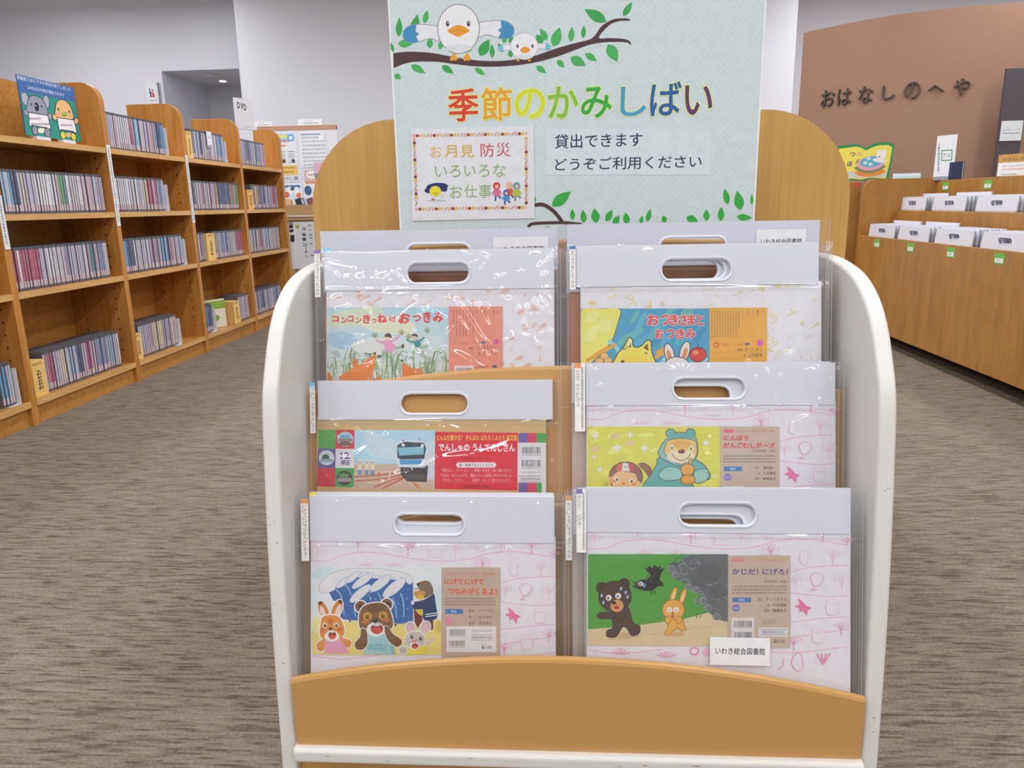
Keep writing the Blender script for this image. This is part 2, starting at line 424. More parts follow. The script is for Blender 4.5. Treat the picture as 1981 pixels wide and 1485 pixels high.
nt.links.new(n3.outputs['Fac'], mr.inputs[0]); rowv = mth('ADD', mth('MULTIPLY', n4.outputs['Fac'], .24), mth('MULTIPLY', mth('SINE', mth('MULTIPLY', sx.outputs[1], 2 * math.pi / .0052)), .10))
nt.links.new(mth('ADD', mth('SUBTRACT', mr.outputs[0], .12), rowv), hs.inputs['Value']); nt.links.new(cr.outputs[0], hs.inputs['Color'])
nt.links.new(hs.outputs[0], b.inputs['Base Color']); b.inputs['Roughness'].default_value = .95; b.inputs['Specular IOR Level'].default_value = .1
bp = nt.nodes.new('ShaderNodeBump'); bp.inputs['Strength'].default_value = .35; bp.inputs['Distance'].default_value = .002
nt.links.new(n1.outputs['Fac'], bp.inputs['Height']); nt.links.new(bp.outputs[0], b.inputs['Normal'])

# ------------------------------------------------------------------ the room
S = 'structure'
def struct(name, mb, mats):
    return tag(mb.build(name, mats), kind=S)
struct('floor', MB().box(-7.2, -6.5, -0.1, 7.2, 13.0, 0.0), m_floor)
struct('ceiling', MB().box(-7.2, -6.5, CEIL, 7.2, 9.8, CEIL + .1), m_ceil)
struct('wall_left', MB().box(-7.2, -6.5, 0, -7.1, 9.2, CEIL), m_wall)
struct('wall_right', MB().box(7.1, -6.5, 0, 7.2, 9.75, CEIL), m_wall)
struct('wall_back', MB().box(-3.50, 8.6, 0, 2.49, 8.75, CEIL), m_wall)
# left back wall with the passage opening (x -4.70 .. -3.76, head at 2.565)
wl = MB(); wl.box(-7.1, 9.2, 0, -4.70, 9.35, CEIL); wl.box(-4.70, 9.2, 2.565, -3.50, 9.35, CEIL); wl.box(-3.755, 9.2, 0, -3.50, 9.35, 2.565)
struct('wall_rear', wl, m_wall)
pw = MB(); pw.box(-4.80, 9.35, 0, -4.70, 10.45, 2.565); pw.box(-4.80, 10.39, 0, -3.4, 10.49, 2.565); pw.box(-3.755, 9.35, 0, -3.65, 10.39, 2.565)
struct('wall_passage', pw, m_wall)
pc = MB(); pc.box(-4.80, 9.35, 2.565, -3.4, 10.49, 2.66)
struct('ceiling_passage', pc, m_ceil)
dl = empty('downlight', (-4.26, 9.95, 2.565), 'small round recessed downlight in the passage ceiling', 'light')
q = MB(); q.prism([(.085 * math.cos(a), .085 * math.sin(a)) for a in np.linspace(0, 2 * math.pi, 20, endpoint=False)], 2, -.012, 0); q.build('trim_ring', m_band, dl)
q = MB(); q.prism([(-.03 + .04 * math.cos(a), .045 * math.sin(a)) for a in np.linspace(0, 2 * math.pi, 16, endpoint=False)], 2, -.018, -.012)
m_em, nt_, b_ = newmat('lit diffuser'); b_.inputs['Emission Color'].default_value = (1, 1, 1, 1); b_.inputs['Emission Strength'].default_value = 3.0
q.build('lamp', m_em, dl)
sd = empty('smoke_detector', (-4.24, 9.50, 2.565), 'flat round smoke detector on the passage ceiling', 'smoke detector')
q = MB(); q.prism([(.06 * math.cos(a), .06 * math.sin(a)) for a in np.linspace(0, 2 * math.pi, 20, endpoint=False)], 2, -.03, 0); bevel(q.build('cover', m_ceil, sd), .008)
# door in the left side of the passage
do = MB(); do.box(-4.70, 9.62, 0, -4.665, 9.69, 1.80); do.box(-4.70, 10.27, 0, -4.665, 10.34, 1.80); do.box(-4.70, 9.62, 1.80, -4.665, 10.34, 1.88); do.box(-4.70, 9.69, 0, -4.685, 10.27, 1.80)
struct('door_1', do, plain('grey painted door', 'b9b6b6', .6))
# right back: a duller recessed wall, then the curved terracotta wall
struct('wall_recess', MB().box(2.2, 9.6, 0, 7.1, 9.75, CEIL), plain('grey wall', 'd0ccd0', .85, .02, 3))
WP = smooth([(2.06, 6.908), (2.336, 6.572), (2.662, 6.322), (3.009, 6.188), (3.369, 6.108), (3.9, 6.06), (4.6, 6.15)], False, 6)
cw = MB(); n = len(WP); P = np.array(WP); d = np.gradient(P, axis=0); d /= np.linalg.norm(d, axis=1)[:, None]; N = np.c_[-d[:, 1], d[:, 0]]
o2 = P + N * .14
for k in range(n - 1):
    a, c, e2, f2 = P[k], P[k + 1], o2[k + 1], o2[k]
    v = [(a[0], a[1], 0), (c[0], c[1], 0), (e2[0], e2[1], 0), (f2[0], f2[1], 0)]; v += [(x, y, 2.3) for x, y, z in v]
    fs = [(0, 1, 5, 4), (2, 3, 7, 6), (4, 5, 6, 7)]
    if k == 0: fs.append((3, 0, 4, 7))
    if k == n - 2: fs.append((1, 2, 6, 5))
    cw.add(v, fs)
struct('wall_curved', cw, m_brown)

def on_curve(u, v):
    """where the sight line of a measured photo point meets the curved wall: position and facing"""
    ray = fw + rt * ((u - 990.5) / 1441.2) - up * ((v - 742.5) / 1441.2)
    for k in range(n - 1):
        a, c = P[k], P[k + 1]; e2 = c - a
        A_ = np.array([[ray.x, -e2[0]], [ray.y, -e2[1]]]); t, s_ = np.linalg.solve(A_, a)
        if -1e-6 <= s_ <= 1 and t > 0:
            return Vector((t * ray.x, t * ray.y, CAM_H + t * ray.z)), math.atan2(e2[1], e2[0])
# raised letters, one object per letter
LET = [('お', 1603, 190, 25), ('は', 1634.5, 187, 25), ('な', 1675.5, 183, 27), ('し', 1719.5, 178.5, 24), ('の', 1764.5, 175, 31), ('へ', 1811, 171.5, 32), ('や', 1860.5, 168, 31)]
NUMW = ['first', 'second', 'third', 'fourth', 'fifth', 'sixth', 'seventh']
for k, (ch, u, v, wpx) in enumerate(LET):
    pos, ang = on_curve(u, v); hw, _ = on_curve(u - wpx / 2, v); hw2, _ = on_curve(u + wpx / 2, v)
    gv, gf, gd = glyphs(ch, 0, 3); wd = (hw2 - hw).length; hh = {'へ': .052, 'し': .105}.get(ch, .125)
    mb = MB(); q2 = (gv - .5) * (wd, hh); nn = len(q2)
    edges = {}
    for f in gf:
        for i in range(len(f)):
            e2 = (f[i], f[(i + 1) % len(f)]); edges[e2] = 1
    fs = [tuple(f) for f in gf] + [tuple(i + nn for i in f)[::-1] for f in gf]
    fs += [(b2, a2, a2 + nn, b2 + nn) for a2, b2 in edges if (b2, a2) not in edges]
    mb.add([(x, -.018, z) for x, z in q2] + [(x, -.001, z) for x, z in q2], fs)
    o = mb.build('wall_letter', m_letter, None, pos, (0, 0, ang))
    tag(o, f'dark raised letter {ch}, {NUMW[k]} of the seven on the terracotta wall', 'letter', 'raised letters on the terracotta wall')
# dark panel at the far end of the curved wall, with a notice on it
o = MB().box(0, 0, 0, .165, .03, 1.83).build('dark_panel', m_dark, None, (3.215, 5.93, 0)); bevel(o, .004)
tag(o, 'tall dark violet panel standing in front of the terracotta wall', 'panel')
mb = MB(); mb.box(0, -.004, 0, .15, 0, .139, 0, ink('d5dadd'))
A = Art(mb, [(0, 0), (245, 0), (245, 222), (0, 222)], [(0, .139), (.15, .139), (.15, 0), (0, 0)], -.004)
A.text('おはなしのへや', 22, 84, 222, 112, '8a8f94', 0, 1); A.rect(28, 134, 225, 141, '6a6e72')
o = mb.build('notice', m_paper, None, (3.222, 5.928, 1.330)); tag(o, 'pale notice with an underlined heading on the dark violet panel', 'notice')

# restroom sign, standing off the rear wall
t = empty('restroom_sign', (-4.905, 9.17, 2.20), 'white restroom sign with blue and red figures beside the passage', 'sign')
mb = MB(); mb.box(0, -.012, 0, .15, 0, .235, 0, ink('d6dadd'))
A = Art(mb, [(440, 180), (575, 180), (575, 395), (440, 395)], [(0, .235), (.15, .235), (.15, 0), (0, 0)], -.012)
A.ell(491, 250, 9, 12, '2f4a8a'); A.poly([(481, 268), (505, 268), (503, 330), (490, 330)], '2f4a8a')
A.ell(521, 258, 9, 12, 'd0404a'); A.poly([(514, 274), (527, 274), (541, 330), (508, 330)], 'd0404a')
A.scrib(474, 362, 560, 12, '77797e', 3)
mb.build('face', m_paper, t); MB().box(.15, -.012, 0, .163, .02, .235).build('side_bracket', m_grey, t)

# ------------------------------------------------------------------ long bookcase on the left
BX = -2.41; BY = [2.30, 3.17, 4.04, 4.905, 5.77, 6.64]; SH = [1.285, .950, .607, .115]
bc = empty('bookcase', (BX, 2.3, 0), 'long low orange birch bookcase of dvd cases along the left aisle', 'bookcase')
def child(o, par):        # keep world coordinates under an Empty that has a location only
    o.parent = par; o.location = Vector(o.location) - Vector(par.location); return o
for i, y in enumerate(BY):
    mb = MB(); rad = .10; pts = [(-2.755, 0), (BX - .002, 0), (BX, 1.615 - rad)]
    pts += [(BX - rad + rad * math.cos(a), 1.615 - rad + rad * math.sin(a)) for a in np.linspace(.15, math.pi / 2, 9)] + [(-2.755, 1.615)]
    y0, y1 = y - .021, y + .021
    v = [(x, y0, z) for x, z in pts] + [(x, y1, z) for x, z in pts]; m_ = len(pts)
    mb.add(v, [tuple(range(m_)), tuple(range(m_, 2 * m_))[::-1]] + [(k, (k + 1) % m_ + 0, (k + 1) % m_ + m_, k + m_)[::-1] for k in range(m_)])
    for hx in (-2.475, -2.66):                       # shelf-pin holes on the side towards the viewer
        for z in np.arange(.19, 1.26, .058):
            r_ = .0048; v = [(hx + r_ * math.cos(a), y0 - .0004, z + r_ * math.sin(a)) for a in np.linspace(0, 2 * math.pi, 8, endpoint=False)]
            mb.add(v, [tuple(range(8))], 1)
    o = mb.build('upright', [m_caseup, m_hole]); child(o, bc); bevel(o, .005, 3); UPR = globals().setdefault('UPR', []); UPR.append(o)
for k in range(5):
    for z in SH:
        mb = MB(); mb.box(-2.735, BY[k] + .021, z - .028, BX - .006, BY[k + 1] - .021, z); mb.box(BX - .006, BY[k] + .021, z - .028, BX - .001, BY[k + 1] - .021, z, 1)
        child(mb.build('shelf', [m_case, m_edge]), bc)
    top = 1.60 if k < 2 else 1.43
    child(MB().box(-2.752, BY[k] + .021, .087, -2.735, BY[k + 1] - .021, top).build('back_panel', m_case), bc)
    child(MB().box(-2.735, BY[k] + .021, 0, BX - .02, BY[k + 1] - .021, .087).build('plinth', m_case), bc)
for i, (zt, zb, s_) in {1: (1.03, .80, 3), 2: (1.30, .875, 5), 3: (1.30, .87, 7)}.items():
    mb = MB(); mb.box(0, -.0012, 0, .034, 0, zt - zb, 0, ink('d3d5d8'))
    A = Art(mb, [(0, 0), (34, 0), (34, 1000 * (zt - zb)), (0, 1000 * (zt - zb))], [(0, zt - zb), (.034, zt - zb), (.034, 0), (0, 0)], -.0012)
    A.scrib(14, 17, 1000 * (zt - zb) - 20, 13, '77797e', s_, True)
    o = mb.build('bay_label', m_paper, None, (BX + .001, BY[i] - .017, zb), (0, 0, R(90))); o.parent = UPR[i]
    tag(o, 'white vertical label strip')

# ---- one dvd case, copied with its own colour
m_dcase = plain('smoke grey case plastic', '585962', .35, .1, 30)
def spine_mat(name, from_attr):
    m, nt, b = newmat(name)
    oi = nt.nodes.new('ShaderNodeObjectInfo'); tc = nt.nodes.new('ShaderNodeTexCoord')
    at = nt.nodes.new('ShaderNodeAttribute'); at.attribute_name = 'Col'
    base = at.outputs['Color'] if from_attr else oi.outputs['Color']
    sx = nt.nodes.new('ShaderNodeSeparateXYZ'); nt.links.new(tc.outputs['Object'], sx.inputs[0])
    cb = nt.nodes.new('ShaderNodeCombineXYZ')
    if from_attr: nt.links.new(sx.outputs[1], cb.inputs[0])
    else:
        k = nt.nodes.new('ShaderNodeMath'); k.operation = 'MULTIPLY'; k.inputs[1].default_value = 53.0
        nt.links.new(oi.outputs['Random'], k.inputs[0]); nt.links.new(k.outputs[0], cb.inputs[0])
    nt.links.new(sx.outputs[2], cb.inputs[2])
    ns = nt.nodes.new('ShaderNodeTexNoise'); ns.inputs['Scale'].default_value = 22; ns.inputs['Detail'].default_value = 3
    nt.links.new(cb.outputs[0], ns.inputs['Vector'])
    cr = nt.nodes.new('ShaderNodeValToRGB'); cr.color_ramp.elements[0].position = .52; cr.color_ramp.elements[1].position = .66
    nt.links.new(ns.outputs['Fac'], cr.inputs[0])
    ns2 = nt.nodes.new('ShaderNodeTexNoise'); ns2.inputs['Scale'].default_value = 9; nt.links.new(cb.outputs[0], ns2.inputs['Vector'])
    rmp = nt.nodes.new('ShaderNodeValToRGB'); e = rmp.color_ramp.elements
    e[0].position = .3; e[0].color = ink('4a4a62'); e[1].position = .75; e[1].color = ink('d8d2d6')
    for p_, c_ in ((.45, 'b58f9a'), (.52, '8f90b4'), (.6, 'a8a49a')):
        q = e.new(p_); q.color = ink(c_)
    nt.links.new(ns2.outputs['Fac'], rmp.inputs[0])
    mf = nt.nodes.new('ShaderNodeMath'); mf.operation = 'MULTIPLY'; mf.inputs[1].default_value = .4; nt.links.new(cr.outputs[0], mf.inputs[0])
    mx = nt.nodes.new('ShaderNodeMix'); mx.data_type = 'RGBA'; nt.links.new(mf.outputs[0], mx.inputs[0]); nt.links.new(base, mx.inputs[6]); nt.links.new(rmp.outputs[0], mx.inputs[7])
    nt.links.new(mx.outputs[2], b.inputs['Base Color']); b.inputs['Roughness'].default_value = .3; b.inputs['Specular IOR Level'].default_value = .5
    return m
m_spine = spine_mat('printed dvd spine', False); m_spine2 = spine_mat('printed dvd spine far', True)
m_stick = plain('pinkish library label', 'b9a9b2', .5, .12, 160)
DT, DH, DD = .0172, .195, .135
def dvd_solid(mb, x, y, z, c, rot):
    """case with rounded spine corners, dark top, printed insert, library label at the foot"""
    T = (lambda a, b2, c2: (x + a, y + b2, z + c2)) if not rot else (lambda a, b2, c2: (x - b2, y + a, z + c2))
    w = DT - .0006; e = .0028
    out = [(0, e), (e, 0), (w - e, 0), (w, e), (w, DD), (0, DD)]
    v = [T(a, b2, 0) for a, b2 in out] + [T(a, b2, DH) for a, b2 in out]
    mb.add(v, [tuple(range(6))[::-1], tuple(range(6, 12))] + [(i, (i + 1) % 6, (i + 1) % 6 + 6, i + 6) for i in range(6)], 0)
    yy = -.0004
    mb.add([T(.0017, yy, .040), T(w - .0017, yy, .040), T(w - .0017, yy, DH - .013), T(.0017, yy, DH - .013)], [(0, 1, 2, 3)], 1, c)
    mb.add([T(.0018, yy, .012), T(w - .0018, yy, .012), T(w - .0018, yy, .040), T(.0018, yy, .040)], [(0, 1, 2, 3)], 2)
proto_me = None
mb = MB(); dvd_solid(mb, 0, 0, 0, None, False); proto_me = mb.mesh('dvd_case')
for m_ in (m_dcase, m_spine, m_stick): proto_me.materials.append(m_)
PAL = {'lilac grey': 'aaa6ba', 'pale grey': 'b4b4bc', 'dusty pink': 'b9a0ad', 'cream': 'c3bba4', 'slate blue': '7f87a6', 'mauve': '9d869a', 'pale blue': '93a8c2', 'white': 'c9c8d0',
       'teal': '648c92', 'crimson': 'ab5a70', 'olive': 'a8a66e', 'navy': '50597a', 'orange': 'b67a58', 'charcoal': '5b5963', 'sky blue': '5c93bd', 'magenta': 'a0527e', 'leaf green': '6d9a6c'}
MIX = {'pale': ['lilac grey', 'pale grey', 'white', 'dusty pink', 'lilac grey', 'pale grey', 'pale blue', 'cream'],
       'pink': ['dusty pink', 'crimson', 'mauve', 'lilac grey', 'magenta', 'pale grey', 'white'],
       'blue': ['slate blue', 'pale blue', 'lilac grey', 'sky blue', 'navy', 'pale grey'],
       'any': ['lilac grey', 'teal', 'olive', 'cream', 'navy', 'mauve', 'dusty pink', 'white', 'orange', 'slate blue', 'leaf green', 'crimson'],
       'grey': ['pale grey', 'lilac grey', 'charcoal', 'slate blue', 'pale blue', 'pale grey'],
       'white': ['white', 'pale grey', 'cream', 'white', 'lilac grey']}
BAYN = {0: 'left-edge bay', 1: 'animal sign bay', 2: 'bay after animal sign', 3: 'green book bay', 4: 'farthest bay'}
SHN = ['top shelf', 'second shelf', 'third shelf', 'bottom shelf']
ROWS = [  # bay, shelf, y0, y1, colour runs along the row
 (0, 3, 3.035, 3.112, ['blue']),
 (1, 1, 3.245, 4.008, ['blue', 'white', 'white', 'any', 'white', 'pink', 'pink']),
 (1, 2, 3.235, 3.965, ['pink', 'any', 'pink', 'blue', 'any', 'pale', 'any', 'blue']),
 (1, 3, 3.322, 3.947, ['pink', 'white', 'blue', 'any', 'pink', 'any', 'blue', 'pale']),
 (2, 0, 4.112, 4.722, ['pale', 'pink', 'blue', 'pale', 'blue']),
 (2, 1, 4.113, 4.648, ['white', 'white', 'white', 'pink', 'blue']),
 (2, 2, 4.117, 4.787, ['blue', 'pale', 'pale', 'pink', 'blue', 'any', 'pale']),
 (2, 3, 4.150, 4.595, ['pale', 'pink', 'white', 'any', 'pink', 'pale']),
 (3, 0, 5.067, 5.572, ['grey', 'grey', 'pale', 'blue']),
 (3, 1, 4.995, 5.741, ['grey', 'pink', 'any', 'blue', 'any']),
 (3, 2, 4.983, 5.105, ['pink']), (3, 2, 5.235, 5.750, ['any', 'blue', 'pale', 'pink']),
 (3, 3, 4.963, 5.105, ['blue']), (3, 3, 5.535, 5.741, ['pale']),
 (4, 0, 5.879, 6.372, ['grey', 'grey', 'grey', 'pink']),
 (4, 1, 6.00, 6.558, ['any', 'grey', 'blue', 'pink']),
 (4, 2, 5.860, 6.522, ['pink', 'pink', 'pale', 'pale']),
 (4, 3, 5.856, 6.432, ['grey', 'grey', 'grey'])]
def ordn(n):
    w = ['zeroth', 'first', 'second', 'third', 'fourth', 'fifth', 'sixth', 'seventh', 'eighth', 'ninth', 'tenth', 'eleventh', 'twelfth', 'thirteenth', 'fourteenth', 'fifteenth', 'sixteenth', 'seventeenth', 'eighteenth', 'nineteenth']
    if n < 20: return w[n]
    t = {2: 'twent', 3: 'thirt', 4: 'fort', 5: 'fift'}[n // 10]
    return t + 'ieth' if n % 10 == 0 else t + 'y-' + w[n % 10]
rg = random.Random(11); SPX = -2.445; items = []; cnt = {}
for bay, sh, y0, y1, runs in ROWS:
    n_ = int((y1 - y0) / .0182); pitch = (y1 - y0) / n_; prev = None
    for k in range(n_):
        fam = MIX[runs[min(len(runs) - 1, int(k / n_ * len(runs)))]]
        if prev is None or rg.random() > .45 or prev not in fam: prev = rg.choice(fam)
        cnt[(bay, sh)] = cnt.get((bay, sh), 0) + 1
        items.append((bay, sh, y0 + k * pitch, prev, cnt[(bay, sh)], SPX - rg.uniform(0, .007)))
items.sort(key=lambda t: t[2])
far = MB()
for i, (bay, sh, y, cn, k, x) in enumerate(items):
    z = SH[sh] + .0005
    if i < 300:
        o = bpy.data.objects.new('dvd_case', proto_me); o.location = (x, y, z); o.rotation_euler = (0, 0, R(90)); o.color = ink(PAL[cn]); COL.objects.link(o)
        tag(o, f'{cn} dvd case, {ordn(k)} from left, {SHN[sh]}, {BAYN[bay]}', 'dvd', f'dvd cases on the {SHN[sh]}, {BAYN[bay]}')
    else:
        dvd_solid(far, x, y, z, ink(PAL[cn]), True)
o = far.build('dvd_cases_beyond', [m_dcase, m_spine2, m_stick]); tag(o, 'remaining dvd cases in the two farthest bays of the bookcase', 'dvds', None, 'stuff')

# ---- dividers, bookends, and the other things on the shelves
def divider(y, sh, w, h, lab, c='d9b56e', tilt=0, txt=True):
    mb = MB(); mb.box(0, 0, 0, w, .13, h, 0, ink(c)); mb.box(-.004, -.006, 0, w, 0, h, 0, ink(c))
    A = Art(mb, [(0, 0), (100, 0), (100, 400), (0, 400)], [(0, h), (w, h), (w, 0), (0, 0)], -.006)
    if txt:
        A.rect(10, 18, 78, 50, 'b0954f'); A.scrib(110, 50, 330, 34, '5d5138', int(y * 100), True)
    o = mb.build('shelf_divider', m_paper, None, (SPX + .007, y, SH[sh] + .0005), (0, R(0), R(90)))
    tag(o, lab, 'divider', 'yellow shelf dividers among the dvd cases'); return o
divider(3.215, 3, .092, .168, 'wide yellow divider with a vertical title at the left of the nearest bottom shelf')
divider(4.080, 3, .062, .150, 'slim yellow divider at the left end of the second bay bottom shelf')
divider(4.985, 0, .070, .172, 'yellow divider at the left end of the third bay top shelf')
divider(5.110, 2, .118, .185, 'yellow divider with vertical title among cases on the third shelf of the third bay')
divider(5.420, 3, .105, .165, 'yellow divider just right of the green and white book on the bottom shelf')
divider(5.885, 1, .105, .150, 'orange-yellow divider at the left end of the farthest bay second shelf', 'dba860')
def bookend(y, sh, h, lab):
    mb = MB(); mb.prism([(0, 0), (0, .004), (.10, .004), (.10, h - .02), (.09, h), (-.004, h), (-.012, h - .02), (-.012, 0)], 0, .004, .007)
    mb = MB(); mb.box(.004, -.014, 0, .0065, .11, h); mb.box(-.06, -.014, 0, .004, .11, .0012)
    mb2 = mb.build('bookend', m_band, None, (SPX, y, SH[sh] + .0002), (0, 0, R(90)))
    bevel(mb2, .001); tag(mb2, lab, 'bookend', 'white bookends on the left bookcase')
bookend(3.113, 3, .165, 'white bookend at the far left picture edge, bottom shelf beside blue cases')
bookend(4.723, 0, .165, 'white bookend closing the top shelf row of the second bay')
bookend(4.649, 1, .160, 'white bookend closing the second shelf row of the second bay')
bookend(4.789, 2, .165, 'white bookend closing the third shelf row of the second bay')
bookend(4.597, 3, .165, 'white bookend closing the short bottom row of the second bay')
bookend(5.573, 0, .150, 'white bookend closing the top shelf row of the third bay')
bookend(5.106, 3, .160, 'white bookend just left of the green and white book')
# white card tag hung over the top row of the third bay
mb = MB(); mb.box(0, -.002, 0, .075, 0, .105, 0, ink('d4d6e0')); mb.box(0, 0, .1035, .075, .05, .105, 0, ink('d4d6e0'))
A = Art(mb, [(0, 0), (75, 0), (75, 105), (0, 105)], [(0, .105), (.075, .105), (.075, 0), (0, 0)], -.002); A.scrib(10, 40, 60, 10, '8a8ca0', 4); A.rect(8, 92, 66, 100, '6a6c80')
o = mb.build('hanging_tag', m_paper, None, (SPX + .003, 5.30, SH[0] + .195 - .1005), (0, 0, R(90))); tag(o, 'small white card tag hung over the cases on the third bay top shelf', 'tag')
# green and white book shown face out, turned a little
t = empty('display_book', (SPX - .085, 5.165, SH[3]), 'green and white book standing face out on the bottom shelf', 'book', None, (0, 0, R(62)))
mb = MB(); mb.box(0, 0, .002, .17, .018, .205, 0, ink('cfc8b6'))
A = Art(mb, [(0, 0), (170, 0), (170, 205), (0, 205)], [(0, .205), (.17, .205), (.17, .002), (0, .002)], 0)
A.rect(0, 10, 170, 70, '7d9c3c'); A.line([(15, 30), (150, 30)], 3, '9ab55c'); A.line([(15, 46), (150, 46)], 3, '9ab55c'); A.ell(88, 134, 27, 21, '6f8f35')
mb.build('cover', m_paper, t); MB().box(.003, .004, 0, .166, .0145, .203).build('page_block', m_edge, t)

# blue sign with two cartoon animals, on the top shelf
t = empty('animal_sign', (-2.50, 3.54, SH[0] + .026), 'blue and green card sign with cartoon koala and chick on the nearest top shelf', 'sign', None, (0, 0, R(90)))
SW, SHT = .418, .268
mb = MB(); mb.box(0, 0, 0, SW, .006, SHT, 0, ink('3f63a0'))
A = Art(mb, [(140, 130), (1225, 380), (1365, 1400), (285, 1265)], [(0, SHT), (SW, SHT), (SW, 0), (0, 0)], 0, 4e-5)
A.poly([(190, 440), (1252, 640), (1365, 1400), (285, 1265)], '2f8a7c')
K = '30364a'
A.text('図書館ではビデオの貸出を終了しました', 195, 268, 1170, 338, 'd8dcec', .0)
A.text('DVDは引き続き貸出できます', 375, 414, 1045, 480, 'd8dcec', .0)
for cx, cy, rx, ry, ro in ((285, 585, 62, 122, -14), (690, 645, 58, 122, -2)): A.ell(cx, cy, rx + 12, ry + 12, K, ro); A.ell(cx, cy, rx, ry, 'a3a7b8', ro)
A.blob([(335, 830), (330, 680), (375, 560), (470, 528), (590, 580), (670, 700), (690, 890)], '8d91a2', 14, K)
A.ell(505, 735, 42, 84, '23242c', -8); A.ell(487, 710, 12, 16, 'd0d0d6'); A.ell(400, 690, 17, 30, '4a5a78'); A.ell(600, 725, 17, 30, '4a5a78'); A.ell(385, 780, 20, 18, 'c78f9a'); A.ell(645, 815, 16, 16, 'b08a9a')
for cx, cy in ((290, 840), (755, 915)): A.ell(cx, cy, 42, 66, K, -20); A.ell(cx, cy, 34, 56, '9096a8', -20)
A.poly([(330, 825), (720, 885), (770, 1130), (745, 1175), (690, 1135), (400, 1090), (350, 1110)], K); A.poly([(342, 845), (708, 898), (757, 1120), (740, 1152), (690, 1120), (400, 1075), (355, 1095)], 'dfdbe4')
A.ell(575, 1180, 80, 50, 'dcdccb')
for cx, cy in ((455, 1180), (700, 1220)): A.ell(cx, cy, 62, 98, K, -12); A.ell(cx, cy, 48, 84, '878ca0', -12)
A.scrib(345, 955, 580, 46, '77758a', 8); A.scrib(385, 1060, 735, 46, '77758a', 9)
A.blob([(885, 920), (868, 780), (900, 650), (985, 605), (1085, 650), (1165, 770), (1190, 960)], 'd9b07a', 14, K)
A.ell(920, 780, 16, 30, '3d5a4a', -8); A.ell(1130, 825, 16, 30, '3d5a4a', -8); A.ell(1035, 870, 50, 44, '5f8a3a'); A.ell(1033, 862, 38, 26, 'a5b850'); A.ell(930, 870, 16, 16, 'cf8266'); A.ell(1148, 905, 15, 15, 'cf8266')
for cx, cy, ro in ((845, 930, -30), (1262, 1000, 10)): A.ell(cx, cy, 44, 66, K, ro); A.ell(cx, cy, 36, 56, 'd9b07a', ro)
A.ell(1110, 1265, 85, 45, 'd0aa80')
for cx, cy in ((1000, 1270), (1205, 1300)): A.ell(cx, cy, 52, 82, K, -14); A.ell(cx, cy, 42, 70, 'd2cb48', -14)
A.poly([(885, 925), (1222, 972), (1275, 1215), (1255, 1245), (1195, 1205), (965, 1170), (925, 1185)], K); A.poly([(895, 942), (1210, 985), (1262, 1205), (1248, 1225), (1195, 1190), (965, 1155), (930, 1168)], 'dfdbe4')
A.scrib(960, 1080, 1180, 48, '77758a', 10)
mb.build('sign_face', m_paper, t)
for x in (.055, .25):
    MB().box(x, -.012, -.0255, x + .10, .018, .0).build('clear_foot', m_band, t)

# DVD sign on a stand at the far end of the bookcase top
t = empty('dvd_sign', (-2.64, 6.29, 1.2855), 'white card sign reading DVD above the farthest bay', 'sign', None, (0, 0, R(67)))
mb = MB(); mb.box(0, 0, .315, .206, .004, .555, 0, ink('cdcbd0'))
A = Art(mb, [(1285, 335), (1475, 335), (1475, 620), (1285, 620)], [(0, .555), (.206, .555), (.206, .315), (0, .315)], 0, 4e-5)
A.text('D', 1318, 372, 1346, 432, '33343c', .03); A.text('V', 1352, 376, 1380, 440, '33343c', .03); A.text('D', 1382, 384, 1408, 444, '33343c', .03); A.scrib(1370, 596, 1440, 10, '9a9aa0', 5)
mb.build('sign_face', m_paper, t); q = MB(); q.box(.02, .004, 0, .186, .010, .33); q.box(.02, -.01, 0, .186, .04, .004); q.build('clear_stand', m_band, t)

# ------------------------------------------------------------------ notice boards and leaflet shelf behind the bookcase end
t = empty('leaflet_stand', (-2.75, 7.40, 0), 'brown leaflet stand with a tall back board carrying posters', 'display stand')
MB().box(-.16, .03, 0, .62, .05, 1.715).build('back_board', m_wall, t)
MB().box(-.16, .025, 1.685, .62, .055, 1.725).build('top_rail', plain('salmon rail', 'b58a72', .6), t)
m_tray = plain('tan tray board', 'a5855f', .55, .05, 20)
MB().box(-.16, -.10, .855, .62, -.08, .985).build('tray_front', m_tray, t); MB().box(-.16, -.10, .84, .62, .03, .855).build('tray_floor', m_tray, t)
MB().box(-.16, -.11, .872, .62, -.10, .882).build('white_strip', m_band, t)
MB().box(-.16, -.08, 0, .62, .03, .84).build('cabinet', m_tray, t)
def sheet(name, x, y, z, w, h, draw, lab, cat, group=None, base='d6dae4', rot=(0, 0, 0)):
    mb = MB(); mb.box(0, 0, 0, w, .0015, h, 0, ink(base)); A = Art(mb, [(0, 0), (100, 0), (100, 100 * h / w), (0, 100 * h / w)], [(0, h), (w, h), (w, 0), (0, 0)], 0, 4e-5)
    draw(A, 100 * h / w); o = mb.build(name, m_paper, None, (x, y, z), rot); return tag(o, lab, cat, group)
